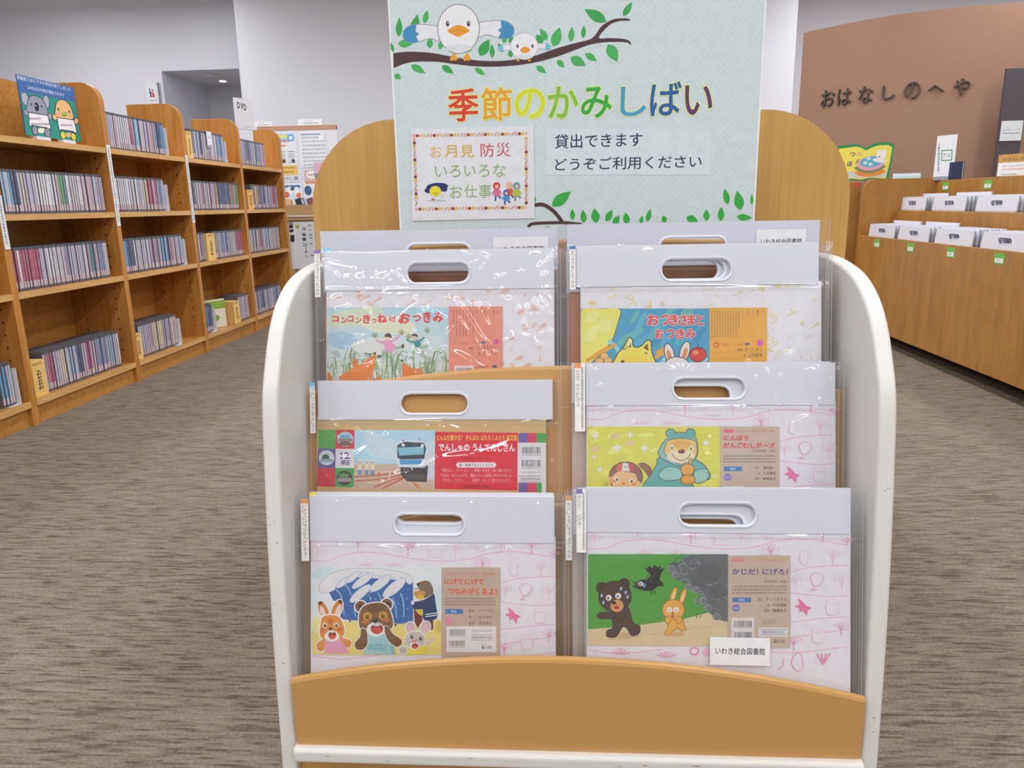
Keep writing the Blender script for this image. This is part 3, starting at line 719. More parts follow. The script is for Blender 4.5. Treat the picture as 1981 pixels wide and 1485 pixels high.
def d1(A, hh):
    A.rect(6, 8, 94, 44, '9cc6df'); A.ell(76, 28, 17, 16, '5f9fd0'); A.ell(76, 28, 9, 9, 'd6e4ee'); A.rect(18, 14, 60, 26, 'e2d860'); A.scrib(12, 42, 66, 14, 'c0707a', 1); A.rect(22, 60, 50, 66, 'cf6d52')
    for x in (10, 55):
        A.rect(x, 88, x + 36, 142, 'c9cdd4'); A.rect(x, 88, x + 36, 90, '5c5c66'); A.rect(x, 140, x + 36, 142, '5c5c66'); A.ell(x + 24, 132, 8, 8, '45454d'); A.rect(x + 4, 100, x + 30, 120, 'b9bcc8')
    A.rect(4, 152, 96, 196, 'dfb667'); A.scrib(20, 164, 86, 9, '9a7a3c', 2); A.scrib(20, 184, 80, 9, '9a7a3c', 3); A.rect(78, 204, 94, 220, '8c8f96'); A.scrib(8, 212, 60, 8, 'a9a9b4', 4)
def d2(A, hh):
    A.rect(4, 2, 96, 10, 'b3c6de')
    for k in range(5): A.scrib(8, 22 + k * 11, 92, 7, 'a3a6b4', k + 6)
    A.rect(12, 80, 90, 138, 'bcd0e2'); A.poly([(12, 80), (90, 80), (90, 92), (12, 88)], '4a6a9c'); A.ell(40, 102, 15, 17, 'e6e0de'); A.ell(72, 105, 14, 18, 'dcdfe6'); A.ell(24, 122, 12, 14, 'cf6a4a'); A.ell(80, 126, 11, 12, 'd9764e'); A.ell(52, 96, 10, 8, '4d5b74')
    A.rect(8, 148, 70, 152, '9cb6d4')
def d3(A, hh):
    A.rect(8, 8, 82, 13, '8a94b4')
    for k in range(8): A.scrib(10, 22 + k * 14, 98, 8, 'a0a4b0', k + 20)
    A.ell(85, 22, 10, 8, 'eef0f4'); A.rect(48, 112, 112, 172, 'c9a3b8'); A.rect(50, 150, 66, 170, '5d8ca6'); A.rect(78, 122, 100, 150, 'b86a9c'); A.scrib(74, 196, 100, 10, '7a7c88', 31)
def d4(A, hh):
    A.rect(6, 4, 100, 50, 'c3b0b2'); A.ell(38, 24, 22, 15, 'e3dcda'); A.scrib(24, 24, 56, 12, 'b8747a', 4); A.rect(60, 44, 100, 62, 'd8b05a'); A.rect(8, 48, 50, 58, 'cf8e72'); A.ell(18, 84, 15, 19, '4a5c8c'); A.scrib(50, 90, 96, 8, 'a4a6b2', 9)
    A.rect(14, 140, 100, 206, 'dcdcae'); A.scrib(16, 140, 40, 8, 'a8a860', 3)
sheet('wall_poster', -2.742, 7.426, 1.352, .205, .315 * 1.02, d1, 'upper poster with a blue and yellow banner left of the wooden end panel', 'poster', 'posters on the leaflet stand back board')
sheet('wall_poster', -2.722, 7.426, .995, .21, .345, d2, 'lower white poster with a small red and blue picture above the leaflets', 'poster', 'posters on the leaflet stand back board')
sheet('wall_poster', -2.505, 7.424, 1.335, .26, .335, d3, 'white glossy poster of small print partly behind the wooden end panel', 'poster', 'posters on the leaflet stand back board')
sheet('wall_poster', -2.500, 7.424, .985, .245, .34, d4, 'poster with a pale yellow box and navy dot beside the wooden end panel', 'poster', 'posters on the leaflet stand back board')
for x, w, h, s_, lab in ((-2.93, .17, .048, 3, 'left white title card with two lines of print on the notice board top'), (-2.50, .235, .058, 4, 'right white title card with two lines of print on the notice board top')):
    mb = MB(); mb.box(0, 0, 0, w, .004, h, 0, ink('dfe1ea')); A = Art(mb, [(0, 0), (100, 0), (100, 30), (0, 30)], [(0, h), (w, h), (w, 0), (0, 0)], 0, 4e-5)
    A.scrib(24, 8, 60, 3.5, '9a9ca8', s_); A.scrib(18, 20, 86, 7, '8a8c9a', s_ + 3)
    o = mb.build('title_card', m_paper, None, (x, 7.42, 1.7255)); tag(o, lab, 'card', 'title cards on the notice board')
LF = [(-2.715, 'c7b6a2', 'd69a80'), (-2.685, 'd8d2c4', 'b08a5a'), (-2.655, 'c2cdd6', 'e0e0e2'), (-2.618, 'dcdce0', '8a9aa0'), (-2.580, '3b3f4a', '2e323a'), (-2.555, '4a4e58', 'c9b7c0'), (-2.528, 'c4c4cc', 'b9b2c4'), (-2.498, 'cbbfd0', 'd8d8de'), (-2.460, '3f3f4c', '8c4a52')]
LN = ['pale tan', 'cream and brown', 'pale blue', 'white', 'black', 'dark grey', 'light grey', 'pale lilac', 'dark and red']
for k, (x, c1, c2) in enumerate(LF):
    mb = MB(); mb.box(0, 0, 0, .060, .004, .19, 0, ink(c1)); A = Art(mb, [(0, 0), (60, 0), (60, 190), (0, 190)], [(0, .19), (.06, .19), (.06, 0), (0, 0)], 0, 4e-5)
    A.rect(6, 12, 54, 60, c2); A.scrib(8, 74, 50, 6, '77777f', k)
    o = mb.build('leaflet', m_paper, None, (x + .055, 7.335 + .006 * (k % 4), .8555), (R(-8), R(-16 if k > 3 else -8), 0))
    tag(o, f'{LN[k]} leaflet leaning in the brown tray, {ordn(k + 1)} from the left', 'leaflet', 'leaflets in the tray')
# upright sign with vertical lettering
t = empty('floor_sign', (-2.492, 6.90, 0), 'white upright sign with vertical lettering below the leaflets', 'sign')
mb = MB(); mb.box(0, 0, .40, .29, .012, .829, 0, ink('ccd2da'))
A = Art(mb, [(170, 645), (740, 640), (740, 1420), (230, 1420)], [(0, .829), (.29, .829), (.29, .43), (.0, .43)], 0, 4e-5)
A.rect(262, 645, 300, 1420, 'd8dce2'); A.rect(178, 650, 258, 690, '7d8578'); A.rect(182, 695, 254, 765, '3c403c'); A.rect(190, 785, 262, 838, '38383c'); A.rect(204, 890, 276, 1015, '33343a')
A.ell(330, 720, 40, 46, '8a9a4c'); A.poly([(300, 700), (320, 672), (345, 700)], 'b8484e'); A.ell(330, 700, 24, 14, 'dcdccc')
for ch, y0, y1 in (('児', 750, 815), ('童', 848, 912), ('書', 938, 1002), ('コ', 1044, 1098)): A.text(ch, 415, y0, 488, y1, '4a5658', .03)
A.line([(468, 1120), (472, 1170)], 10, '4a5658'); A.text('ナ', 440, 1170, 505, 1225, '4a5658', .03); A.line([(478, 1240), (482, 1300)], 10, '4a5658')
for k, y in enumerate((712, 800, 890, 950, 1050)): A.scrib(535 + k * 4, y, 590, 30, '555a60', k)
A.scrib(560, 1255, 610, 36, '6a6474', 3)
mb.build('sign_face', m_paper, t); q = MB(); q.box(.02, .012, 0, .05, .03, .45); q.box(.24, .012, 0, .27, .03, .45); q.box(0, -.08, 0, .29, .12, .015); q.build('stand', m_grey, t)

# ------------------------------------------------------------------ low wooden bookcase whose end faces the viewer, right behind the rack
t = empty('end_bookcase', (.032, 1.50, 0), 'honey oak bookcase with a rounded end panel behind the white rack', 'bookcase')
hw_ = .522; ro = .17
pts = [(-hw_, 0), (hw_, 0), (hw_, 1.113 - ro)] + [(hw_ - ro + ro * math.cos(a), 1.113 - ro + ro * math.sin(a)) for a in np.linspace(.1, math.pi / 2, 14)]
pts += [(-x, z) for x, z in pts[:1:-1]]
mb = MB(); n_ = len(pts); yA, yB = 0, .03
mb.add([(x, yA, z) for x, z in pts] + [(x, yB, z) for x, z in pts], [tuple(range(n_)), tuple(range(n_, 2 * n_))[::-1]])
mb.add([(x, yA, z) for x, z in pts] + [(x, yB, z) for x, z in pts], [(k, (k + 1) % n_, (k + 1) % n_ + n_, k + n_)[::-1] for k in range(n_)], 1)
o = mb.build('end_panel', [m_oak, m_oakedge], t); bevel(o, .0025)
for z in (.10, .42, .74): MB().box(-.47, .03, z, .47, .90, z + .025).build('shelf', m_oak, t)
MB().box(-.012, .03, .125, .012, .90, .95).build('spine_board', m_oak, t)
MB().box(-.45, .03, 0, .45, .90, .10).build('plinth', m_oak, t); o = MB().box(-.505, .90, 0, .505, .93, 1.0).build('end_panel', m_oak, t); bevel(o, .02, 3)

# ------------------------------------------------------------------ stepped browser unit on the right
UX = 2.10; U0, U1 = 2.75, 5.48
t = empty('browser_unit', (UX, U1, 0), 'low stepped golden birch browser unit along the right aisle', 'browser unit')
def ub(name, x0, y0, z0, x1, y1, z1, mat=m_unit, bv=.002):
    o = MB().box(x0 - UX, y0 - U1, z0, x1 - UX, y1 - U1, z1).build(name, mat, t)
    if bv: bevel(o, bv)
    return o
LF_ = ub('lower_front', UX, U0, .085, UX + .02, U1, .692, bv=.003)
ub('lower_tray', UX + .02, U0, .60, 2.35, U1, .615); ub('upper_front', 2.35, U0, .60, 2.37, U1, .857, bv=.003)
ub('upper_tray', 2.37, U0, .765, 2.60, U1, .78); BB_ = ub('back_board', 2.60, U0, .60, 2.622, U1, 1.052, bv=.004)
ub('body', UX + .02, U0, .085, 2.62, U1, .60, bv=0); ub('plinth', UX + .36, U0 + .05, 0, 2.56, U1 - .06, .085, m_black, 0)
mb = MB(); pr = [(0, .0), (.545, .0), (.545, 1.07), (.09, 1.07)] + [(.09 - .078 * math.sin(a), .99 + .08 * math.cos(a)) for a in np.linspace(0.1, math.pi / 2, 8)]
mb.prism(pr, 1, 0, .026); o = mb.build('end_panel', m_unit, t, (.0, 0.001, 0)); bevel(o, .004, 3)
lab_me = None
def slot_label(y, z, x):
    mb = MB(); mb.box(-.043, -.001, -.027, .043, 0, .025, 0, ink('6fae50')); mb.box(-.034, -.0014, -.020, .034, -.001, .001, 0, ink('dfe6dd'))
    A = Art(mb, [(0, 0), (10, 0), (10, 10), (0, 10)], [(-.034, .001), (.034, .001), (.034, -.02), (-.034, -.02)], -.0014); A.scrib(2.5, 5, 7, 4, '9aa39a', int(y * 100))
    o = mb.build('slot_label', m_paper, LF_ if x < 2.3 else BB_, (x - UX, y - U1, z), (0, 0, R(-90))); o['label'] = 'green and white slot label'
for y in (5.145, 4.66, 4.19, 3.735, 3.29): slot_label(y, .653, UX)
for y in (5.355, 4.845, 4.33): slot_label(y, 1.012, 2.60)

# ---- white handled pouches filed in the unit
def slot_pts(cx, cz, w, h, n=40):
    r = h / 2; L = w / 2 - r; out = []
    for k in range(n):
        a = 2 * math.pi * k / n; c, s = math.cos(a), math.sin(a)
        out.append((cx + (L if c > 1e-9 else -L if c < -1e-9 else 0) + r * c, cz + r * s))
    return out
def plate_hole(mb, x0, z0, x1, z1, cx, cz, w, h, yf, yb, mi=0, c=None, lip=0.0, sides=True):
    """rectangular plate with a stadium hole (front at yf, back at yb); lip = raised rim round the hole"""
    C = [(x0, z0), (x1, z0), (x1, z1), (x0, z1)]
    N = 48; r = h / 2; L = w / 2 - r
    angs = sorted(set([2 * math.pi * k / N for k in range(N)] + [math.atan2(b - cz, a - cx) % (2 * math.pi) for a, b in C]))
    def rect(a):
        c_, s_ = math.cos(a), math.sin(a); tt = min([(x1 - cx) / c_ if c_ > 1e-9 else 9, (x0 - cx) / c_ if c_ < -1e-9 else 9, (z1 - cz) / s_ if s_ > 1e-9 else 9, (z0 - cz) / s_ if s_ < -1e-9 else 9])
        return cx + tt * c_, cz + tt * s_
    def stad(a, e):
        c_, s_ = math.cos(a), math.sin(a); rr = r + e
        lo, hi = 0.0, w + 4 * e + .1
        for _ in range(40):
            m_ = (lo + hi) / 2; px, pz = m_ * c_, m_ * s_; dx = max(abs(px) - L, 0)
            if dx * dx + pz * pz < rr * rr: lo = m_
            else: hi = m_
        return cx + lo * c_, cz + lo * s_
    loops = []
    if sides: loops.append([(x, yb, z) for x, z in map(rect, angs)])
    loops.append([(x, yf, z) for x, z in map(rect, angs)])
    if lip:
        for e, y in ((.0045, yf), (.0038, yf - lip), (.0012, yf - lip), (0, yf - lip * .3)): loops.append([(x, y, z) for x, z in (stad(a, e) for a in angs)])
    else: loops.append([(x, yf, z) for x, z in (stad(a, 0) for a in angs)])
    if sides:
        loops.append([(x, yb, z) for x, z in (stad(a, 0) for a in angs)])
    n = len(angs); vs = [p for l in loops for p in l]; fs = []
    K = len(loops)
    for k in range(K if sides else K - 1):
        k2 = (k + 1) % K
        for i in range(n):
            j = (i + 1) % n; fs.append((k * n + i, k * n + j, k2 * n + j, k2 * n + i))
    mb.add(vs, fs, mi, c)
def hole_rim(mb, cx, cz, w, h, yf, lip, yb):
    """raised rounded rim lining a stadium hole"""
    loops = []
    for e, y in ((.0045, yf + .0003), (.0038, yf - lip), (.0014, yf - lip), (-.0002, yf - lip * .2), (-.0002, yb)):
        loops.append([(x, y, z) for x, z in slot_pts(cx, cz, w + 2 * e, h + 2 * e, 56)])
    n = 56; vs = [p for l in loops for p in l]
    mb.add(vs, [(k * n + i, k * n + (i + 1) % n, (k + 1) * n + (i + 1) % n, (k + 1) * n + i) for k in range(len(loops) - 1) for i in range(n)], 0, None, True)
mb = MB(); plate_hole(mb, -.196, .0, .196, .082, 0, .043, .118, .029, -.001, .006, 0, None, .001); mb.box(-.19, 0, -.075, .19, .005, .0, 1)
for s_ in (-1, 1): mb.box(s_ * .2, -.0005, -.075, s_ * .207, .003, .078, 2)
m_body = plain('card edge cream', 'b9b3ac', .6)
fp = mb.mesh('filed_pouch')
for m_ in (m_band, m_body, m_grey): fp.materials.append(m_)
LOW = [5.165, 4.705, 4.235, 3.765, 3.30]; UPP = [5.33, 4.835, 4.325]
SL = ['farthest', 'second farthest', 'middle', 'second nearest', 'nearest']
POSN = ['front', 'second', 'third', 'fourth', 'fifth', 'sixth', 'seventh', 'eighth', 'ninth']
for row, ys, x0, z0, nm in (('lower', LOW, UX + .028, .690, SL), ('upper', UPP, 2.378, .862, ['farthest', 'middle', 'nearest'])):
    for i, y in enumerate(ys):
        nn = 9 if row == 'lower' else 8
        for k in range(nn):
            o = bpy.data.objects.new('filed_pouch', fp); COL.objects.link(o)
            o.location = (x0 + k * .019, y + .006 * math.sin(k * 2.1 + i), z0 + (.002 + .002 * ((k * 3 + i) % 3)) * (1 if k else 0) + (.02 if (k == nn - 1 and i < 2) else 0)); o.rotation_euler = (R(-5), 0, R(-90))
            tag(o, f'{POSN[k]} white handled pouch, {nm[i]} {row} slot, browser unit', 'pouch', f'white pouches filed in the {row} row of the browser unit')

# ---- things standing on the unit
t = empty('tall_label_stand', (2.312, 5.03, 1.0525), 'tall white card sign with a green square on the browser unit', 'sign', None, (0, 0, R(-12)))
t.location = (2.611, 5.43, 1.0525); t.rotation_euler = (0, 0, R(-62))
W_ = .145; H_ = .292
mb = MB(); mb.box(-W_ / 2, 0, .0, W_ / 2, .003, H_, 0, ink('d9dbe0'))
A = Art(mb, [(1115, 1085), (1252, 1085), (1230, 1415), (1088, 1415)], [(-W_ / 2, H_), (W_ / 2, H_), (W_ / 2, 0), (-W_ / 2, 0)], 0, 4e-5)
A.scrib(1140, 1128, 1350, 16, '74767c', 4, True)
A.tf(1, 0, 0); A.rect(1146, 1190, 1222, 1270, '2f8a55'); A.rect(1152, 1197, 1216, 1263, 'd9dde0'); A.text('ア-ミ', 1158, 1215, 1208, 1245, '45484c', .01); A.rect(1090, 1358, 1234, 1361, 'c0c2c6')
mb.build('card', m_paper, t); q = MB(); q.box(-.08, -.011, 0, .08, .012, .024); q.build('clear_holder', m_grey, t)
mb = MB(); mb.box(0, 0, 0, .165, .003, .112, 0, ink('27304e')); mb.box(0, .010, 0, .165, .013, .112, 0, ink('27304e')); mb.box(.003, .003, .003, .162, .010, .109, 0, ink('c9c6bd'))
A = Art(mb, [(0, 0), (165, 0), (165, 112), (0, 112)], [(0, .112), (.165, .112), (.165, 0), (0, 0)], 0, 4e-5); A.scrib(24, 30, 96, 8, '55608a', 2, True)
o = mb.build('navy_book', m_paper, None, (2.608, 5.35, 1.0525), (0, 0, R(-90)))
tag(o, 'small dark navy book standing beside the tall white card sign', 'book')
mb = MB(); mb.box(0, 0, 0, .185, .003, .034, 0, ink('cfe2e6')); A = Art(mb, [(0, 0), (100, 0), (100, 18), (0, 18)], [(0, .034), (.185, .034), (.185, 0), (0, 0)], 0, 4e-5); A.rect(2, 11, 98, 17, 'b5dbe2'); A.rect(2, 2, 98, 9, 'dde6e8')
o = mb.build('shelf_card', m_paper, None, (2.445, 5.44, 1.0705), (0, 0, R(-6))); o.location = (2.305, 5.488, 1.0705); o.rotation_euler = (0, 0, 0); tag(o, 'low pale blue card strip standing on the unit end beside the book-shaped sign', 'card')
t = empty('wooden_sign', (2.600, 4.735, 1.0525), 'wooden sign holder with a red-lettered white sheet on the browser unit', 'sign', None, (0, 0, R(-66)))
MB().box(-.02, 0, 0, .24, .03, .124).build('block', m_oak, t)
mb = MB(); mb.box(0, 0, 0, .22, .002, .075, 0, ink('dde1e4')); A = Art(mb, [(0, 0), (220, 0), (220, 75), (0, 75)], [(0, .075), (.22, .075), (.22, 0), (0, 0)], 0, 4e-5)
A.scrib(24, 20, 200, 9, 'd08a94', 1); A.scrib(24, 38, 200, 9, 'cf7a88', 2); A.scrib(24, 66, 120, 8, '8a8c92', 3)
o = mb.build('sheet', m_paper, t, (-.012, -.004, .002)); mb = MB(); A = Art(mb, [(0, 0), (220, 0), (220, 30), (0, 30)], [(-.012, .112), (.21, .112), (.21, .082), (-.012, .082)], 0, 4e-5); A.text('おはなしのへや', 24, 8, 200, 24, '6a4a20', .01); mb.build('engraved_title', m_paper, t)

# ---- narrow bookcase end between oak panel and browser unit, with its book-shaped sign
t = empty('narrow_bookcase', (1.80, 5.58, 0), 'orange birch bookcase end with a white label left of the browser unit', 'bookcase')
EP_ = MB().box(0, 0, 0, .335, .025, 1.057).build('end_panel', m_unit, t); bevel(EP_, .004); MB().box(.02, .025, 0, .315, .60, 1.057).build('carcass', m_unit, t)
mb = MB(); mb.box(.19, -.002, .775, .245, 0, .985, 0, ink('c6ccd6')); A = Art(mb, [(0, 0), (55, 0), (55, 210), (0, 210)], [(.19, .985), (.245, .985), (.245, .775), (.19, .775)], -.002, 4e-5)
A.rect(4, 18, 44, 192, '767c88'); A.rect(4, 24, 36, 186, 'c3c9d2')
for k, y in enumerate((48, 84, 118, 152)): A.rect(8, y, 28, y + 22, '4f525a')
mb.build('label_plate', m_paper, EP_)
mb = MB(); mb.prism([(.318 + .0 + .016 * math.cos(a) - .01, 1.036 + .016 * math.sin(a)) for a in np.linspace(0, 2 * math.pi, 16, endpoint=False)], 1, -.0012, -.0002, 0, ink('c9434a')); o = mb.build('red_dot', m_paper, EP_); o['label'] = 'round red sticker'
t = empty('book_shaped_sign', (2.098, 5.85, 1.0575), 'yellow book-shaped sign with green edge and bear in a bath on the narrow bookcase', 'sign')
C3 = lambda pts: [((x - 205) / 590 * .345, (580 - y) / 590 * .345 * .96) for x, y in pts]
outl = [(120, 110), (230, 105), (330, 95), (400, 120), (460, 152), (520, 110), (620, 80), (720, 85), (800, 115), (790, 330), (770, 560), (680, 545), (560, 540), (420, 560), (320, 545), (205, 578), (110, 590)]
mb = MB(); q = C3(outl); mb.prism([(x, z) for x, z in q], 1, 0, .008, 0, ink('2f8a55'))
A = Art(mb, [(205, -10), (795, -10), (795, 580), (205, 580)], [(0, .3312), (.345, .3312), (.345, 0), (0, 0)], 0, 4e-5)
A.poly([(130, 150), (235, 140), (340, 128), (400, 145), (460, 182), (520, 146), (620, 118), (720, 118), (776, 146), (765, 330), (733, 540), (660, 535), (540, 525), (420, 545), (320, 530), (215, 545), (120, 560)], 'e3d660')
A.text('つ', 265, 200, 335, 250, '3a4270', .03); A.text('の', 358, 205, 408, 245, 'c58a9c', .02); A.text('ほ', 246, 312, 306, 376, '3a4270', .03); A.text('ん', 345, 285, 412, 345, '3a4270', .03)
A.rect(262, 440, 725, 520, 'c9c6c2'); A.blob([(370, 440), (690, 430), (680, 480), (530, 512), (390, 490)], 'e08a3c'); A.blob([(365, 380), (690, 370), (680, 420), (530, 470), (375, 430)], '7d8a5c'); A.ell(535, 340, 170, 92, 'dc9fb8', -6); A.ell(540, 322, 140, 68, '63aec4', -6)
for x, y in ((465, 335), (530, 355), (500, 280)): A.ell(x, y, 25, 20, 'c4dce4')
A.ell(650, 240, 58, 62, 'e8e6e2'); A.ell(612, 195, 18, 18, 'e8e6e2'); A.ell(695, 195, 18, 18, 'e8e6e2'); A.ell(640, 310, 90, 26, 'e2e2e0', 10); A.ell(628, 262, 11, 8, '45485c')
mb.build('sign_face', m_paper, t)

# ------------------------------------------------------------------ white display rack
LEAN = .203; TH = math.atan(LEAN)
XL, XR = -.438, .470
rk = empty('display_rack', (.016, .96, 0), 'white and amber tiered display rack holding picture story pouches', 'display rack')
def rb(mb, name, mats): o = mb.build(name, mats, None, (0, 0, 0)); o.parent = rk; o.location = -Vector(rk.location); return o
prof = [(.965, 0), (.966, .04), (.972, .11), (.982, .27), (.997, .43), (1.018, .583), (1.034, .675), (1.057, .727), (1.087, .775), (1.126, .811), (1.184, .838), (1.27, .853), (1.36, .856), (1.43, .850), (1.455, .82), (1.46, .75), (1.46, 0)]
rg = random.Random(5); m_scuff = plain('scuffed lacquer', '8d7a6a', .7, .2, 200)
pp = [(prof[0][0], prof[0][1])] + [tuple(q) for q in smooth(prof[1:-1], False, 10)] + [prof[-1]]
for xa, xb in ((XL, XL + .025), (XR - .025, XR)):
    Pq = np.array(pp); Pd = np.gradient(Pq, axis=0); Pd /= np.maximum(np.linalg.norm(Pd, axis=1), 1e-9)[:, None]; inn = np.c_[Pd[:, 1], -Pd[:, 0]]
    inn[0] = (inn[0][0], .3); inn[-1] = (inn[-1][0], .3)
    r_ = .005; rows = []
    for ax, off in ((0, r_), (.06, .66 * r_), (.3 * r_, .3 * r_), (.66 * r_, .06 * r_), (r_, 0)):
        ax = ax if ax != .06 else .06 * r_; rows.append((xa + ax, off))
    rows += [(xa + .0062, 0), (xb - .0062, 0)] + [(xb - (x - xa), o_) for x, o_ in rows[::-1]]
    mb = MB(); nP = len(pp); vs = [(x, p[0] + o_ * n_[0], p[1] + o_ * n_[1]) for x, o_ in rows for p, n_ in zip(Pq, inn)]
    mb.add(vs, [(k * nP + i_, k * nP + i_ + 1, (k + 1) * nP + i_ + 1, (k + 1) * nP + i_) for k in range(len(rows) - 1) for i_ in range(nP - 1)], 0, None, True)
    for k in (0, len(rows) - 1): mb.add(vs[k * nP:(k + 1) * nP], [tuple(range(nP))])
    for k in range(9):                                     # chips in the lacquer low on the front edge
        z = rg.uniform(.07, .40) if k < 6 else rg.uniform(.4, .72); xx = rg.choice((xa + .0075, xb - .0075, rg.uniform(xa + .008, xb - .008)))
        jj = max(i_ for i_ in range(len(pp) // 2) if pp[i_][1] <= z); yy = pp[jj][0] + (pp[jj + 1][0] - pp[jj][0]) * (z - pp[jj][1]) / max(pp[jj + 1][1] - pp[jj][1], 1e-6)
        w, h = rg.uniform(.0006, .0022), rg.uniform(.0006, .0016)
        mb.add([(xx + w * math.cos(a) * rg.uniform(.4, 1.2), yy - .0004, z + h * math.sin(a) * rg.uniform(.4, 1.2)) for a in np.linspace(0, 2 * math.pi, 7, endpoint=False)], [tuple(range(7))], 1)
    rb(mb, 'side_panel', [m_rackwhite, m_scuff])
xi0, xi1 = XL + .025, XR - .025; xm = (xi0 + xi1) / 2
def arched(name, c0, lean, thick, zb, zpeak, zend, x0=xi0, x1=xi1, mat=m_rackpan, rnd=.004, skew=0):
    """board between the sides with an arched top edge, front face on y = c0 + lean*z"""
    mb = MB(); n = 40; xs = np.linspace(x0, x1, n); zt = [zend + (zpeak - zend) * (1 - ((x - xm) / ((x1 - x0) / 2)) ** 2) - skew * (x - xm) for x in xs]
    pts = list(zip(xs, zt)); loops = []
    ro_ = [(0, -rnd * 1.2), (rnd * .35, -rnd * .35), (rnd * 1.2, 0), (thick - rnd * 1.2, 0), (thick - rnd * .35, -rnd * .35), (thick, -rnd * 1.2)]
    rows = [[(x, c0 + lean * zb, zb) for x in xs]] + [[(x, c0 + lean * z + dy, z + dz) for x, z in pts] for dy, dz in ro_] + [[(x, c0 + lean * zb + thick, zb) for x in xs]]
    vs = [p for r_ in rows for p in r_]; K = len(rows); fs = [(k * n + i, k * n + i + 1, (k + 1) * n + i + 1, (k + 1) * n + i) for k in range(K - 1) for i in range(n - 1)]
    fs.append(tuple(i for i in range(n))[::-1][:0] or tuple([(K - 1) * n + i for i in range(n)] + [i for i in range(n)][::-1])); fs.append(tuple(k * n for k in range(K))); fs.append(tuple(k * n + n - 1 for k in range(K))[::-1])
    mb.add(vs, fs); return rb(mb, name, mat)
arched('front_panel', .958, 0, .014, .152, .307, .258, rnd=.005, skew=.014, x0=xi0 + .009, x1=xi1 - .009)
arched('middle_panel', .993, LEAN, .009, .20, .492, .43)
arched('rear_panel', 1.0325, LEAN, .010, .36, .695, .655)
arched('back_board', 1.335, 0, .012, .30, .888, .874, mat=m_rackpan)
mb = MB().box(xi0 + .004, .946, .127, xi1 - .004, .985, .152)
for k in range(12):
    xx = rg.uniform(xi0 + .02, xi1 - .02); w, h = rg.uniform(.001, .008), rg.uniform(.0004, .0010); z = rg.uniform(.136, .146)
    mb.add([(xx - w, .9456, z), (xx, .9456, z - h), (xx + w, .9456, z), (xx, .9456, z + h)], [(0, 1, 2, 3)], 1)
o = rb(mb, 'rail', [m_rackwhite, m_scuff]); bevel(o, .007, 4)
o = rb(MB().box(xi0, .985, .004, xi1, 1.0, .127), 'kick_panel', m_rackpan)
for z, ya, yb in ((.176, .984, 1.028), (.345, 1.066, 1.105), (.545, 1.147, 1.335)):
    rb(MB().box(xi0, ya, z - .016, xi1, yb, z), 'tier_shelf', m_rackwhite)
rb(MB().box(xi0, 1.347, .50, xi1, 1.455, .518), 'rear_ledge', m_rackwhite)
rb(MB().box(xi0, 1.0, .03, xi1, 1.45, .05), 'base_board', m_rackwhite)
# ------------------------------------------------------------------ picture story pouches
m_card = m_paper
def film_mesh(x0, z0, x1, z1, hole, ridges, seed, y=-.0042, st=.0017):
    """clear front sheet: fine grid, gently wavy, with pressed-up wrinkles along measured lines"""
    nx, nz = int((x1 - x0) / st), int((z1 - z0) / st); X, Z = np.meshgrid(np.linspace(x0, x1, nx), np.linspace(z0, z1, nz))
    rg = np.random.RandomState(seed); Y = np.zeros_like(X)
    for k in range(7):
        kx, kz, ph = rg.uniform(-22, 22), rg.uniform(-30, 30), rg.uniform(0, 6); Y += (.00013 if ridges else 0) * np.sin(kx * X + kz * Z + ph)
    for pts, amp, sg in ridges:
        amp *= 2.0; sg *= 2.7
        P = np.array(smooth(pts, False, 6) if len(pts) > 2 else pts, float); best = np.full(X.shape, 1e9); ends = np.zeros_like(X)
        tot = np.r_[0, np.cumsum(np.linalg.norm(np.diff(P, axis=0), axis=1))]
        lo, hi = P.min(0) - 5 * sg, P.max(0) + 5 * sg; M_ = (X > lo[0]) & (X < hi[0]) & (Z > lo[1]) & (Z < hi[1])
        if not M_.any(): continue
        xs, zs = X[M_], Z[M_]; bb = np.full(xs.shape, 1e9); tt = np.zeros(xs.shape)
        for i in range(len(P) - 1):
            d = P[i + 1] - P[i]; L2 = max((d ** 2).sum(), 1e-12); t = np.clip(((xs - P[i, 0]) * d[0] + (zs - P[i, 1]) * d[1]) / L2, 0, 1)
            q = (xs - P[i, 0] - t * d[0]) ** 2 + (zs - P[i, 1] - t * d[1]) ** 2; u = q < bb; bb[u] = q[u]; tt[u] = (tot[i] + t[u] * (tot[i + 1] - tot[i]))
        fade = np.minimum(1, np.minimum(tt, tot[-1] - tt) / (.18 * tot[-1] + 1e-6) + .25)
        Y[M_] += amp * fade * np.exp(-bb / (2 * sg * sg))
    Yv = y - Y
    V = np.c_[X.ravel(), Yv.ravel(), Z.ravel()]; idx = np.arange(nx * nz).reshape(nz, nx)
    Q = np.stack([idx[:-1, :-1], idx[:-1, 1:], idx[1:, 1:], idx[1:, :-1]], -1).reshape(-1, 4)
    cx, cz, w, h = hole; C = V[Q].mean(1); dx = np.maximum(np.abs(C[:, 0] - cx) - (w / 2 - h / 2), 0); Q = Q[dx ** 2 + (C[:, 2] - cz) ** 2 > (h / 2) ** 2]
    me = bpy.data.meshes.new('clear_sleeve'); me.vertices.add(len(V)); me.vertices.foreach_set('co', V.ravel())
    me.loops.add(Q.size); me.loops.foreach_set('vertex_index', Q.ravel().astype(np.int32)); me.polygons.add(len(Q))
    me.polygons.foreach_set('loop_start', np.arange(0, Q.size, 4, dtype=np.int32)); me.polygons.foreach_set('use_smooth', np.ones(len(Q), bool))
    me.update(); me.validate(); return me

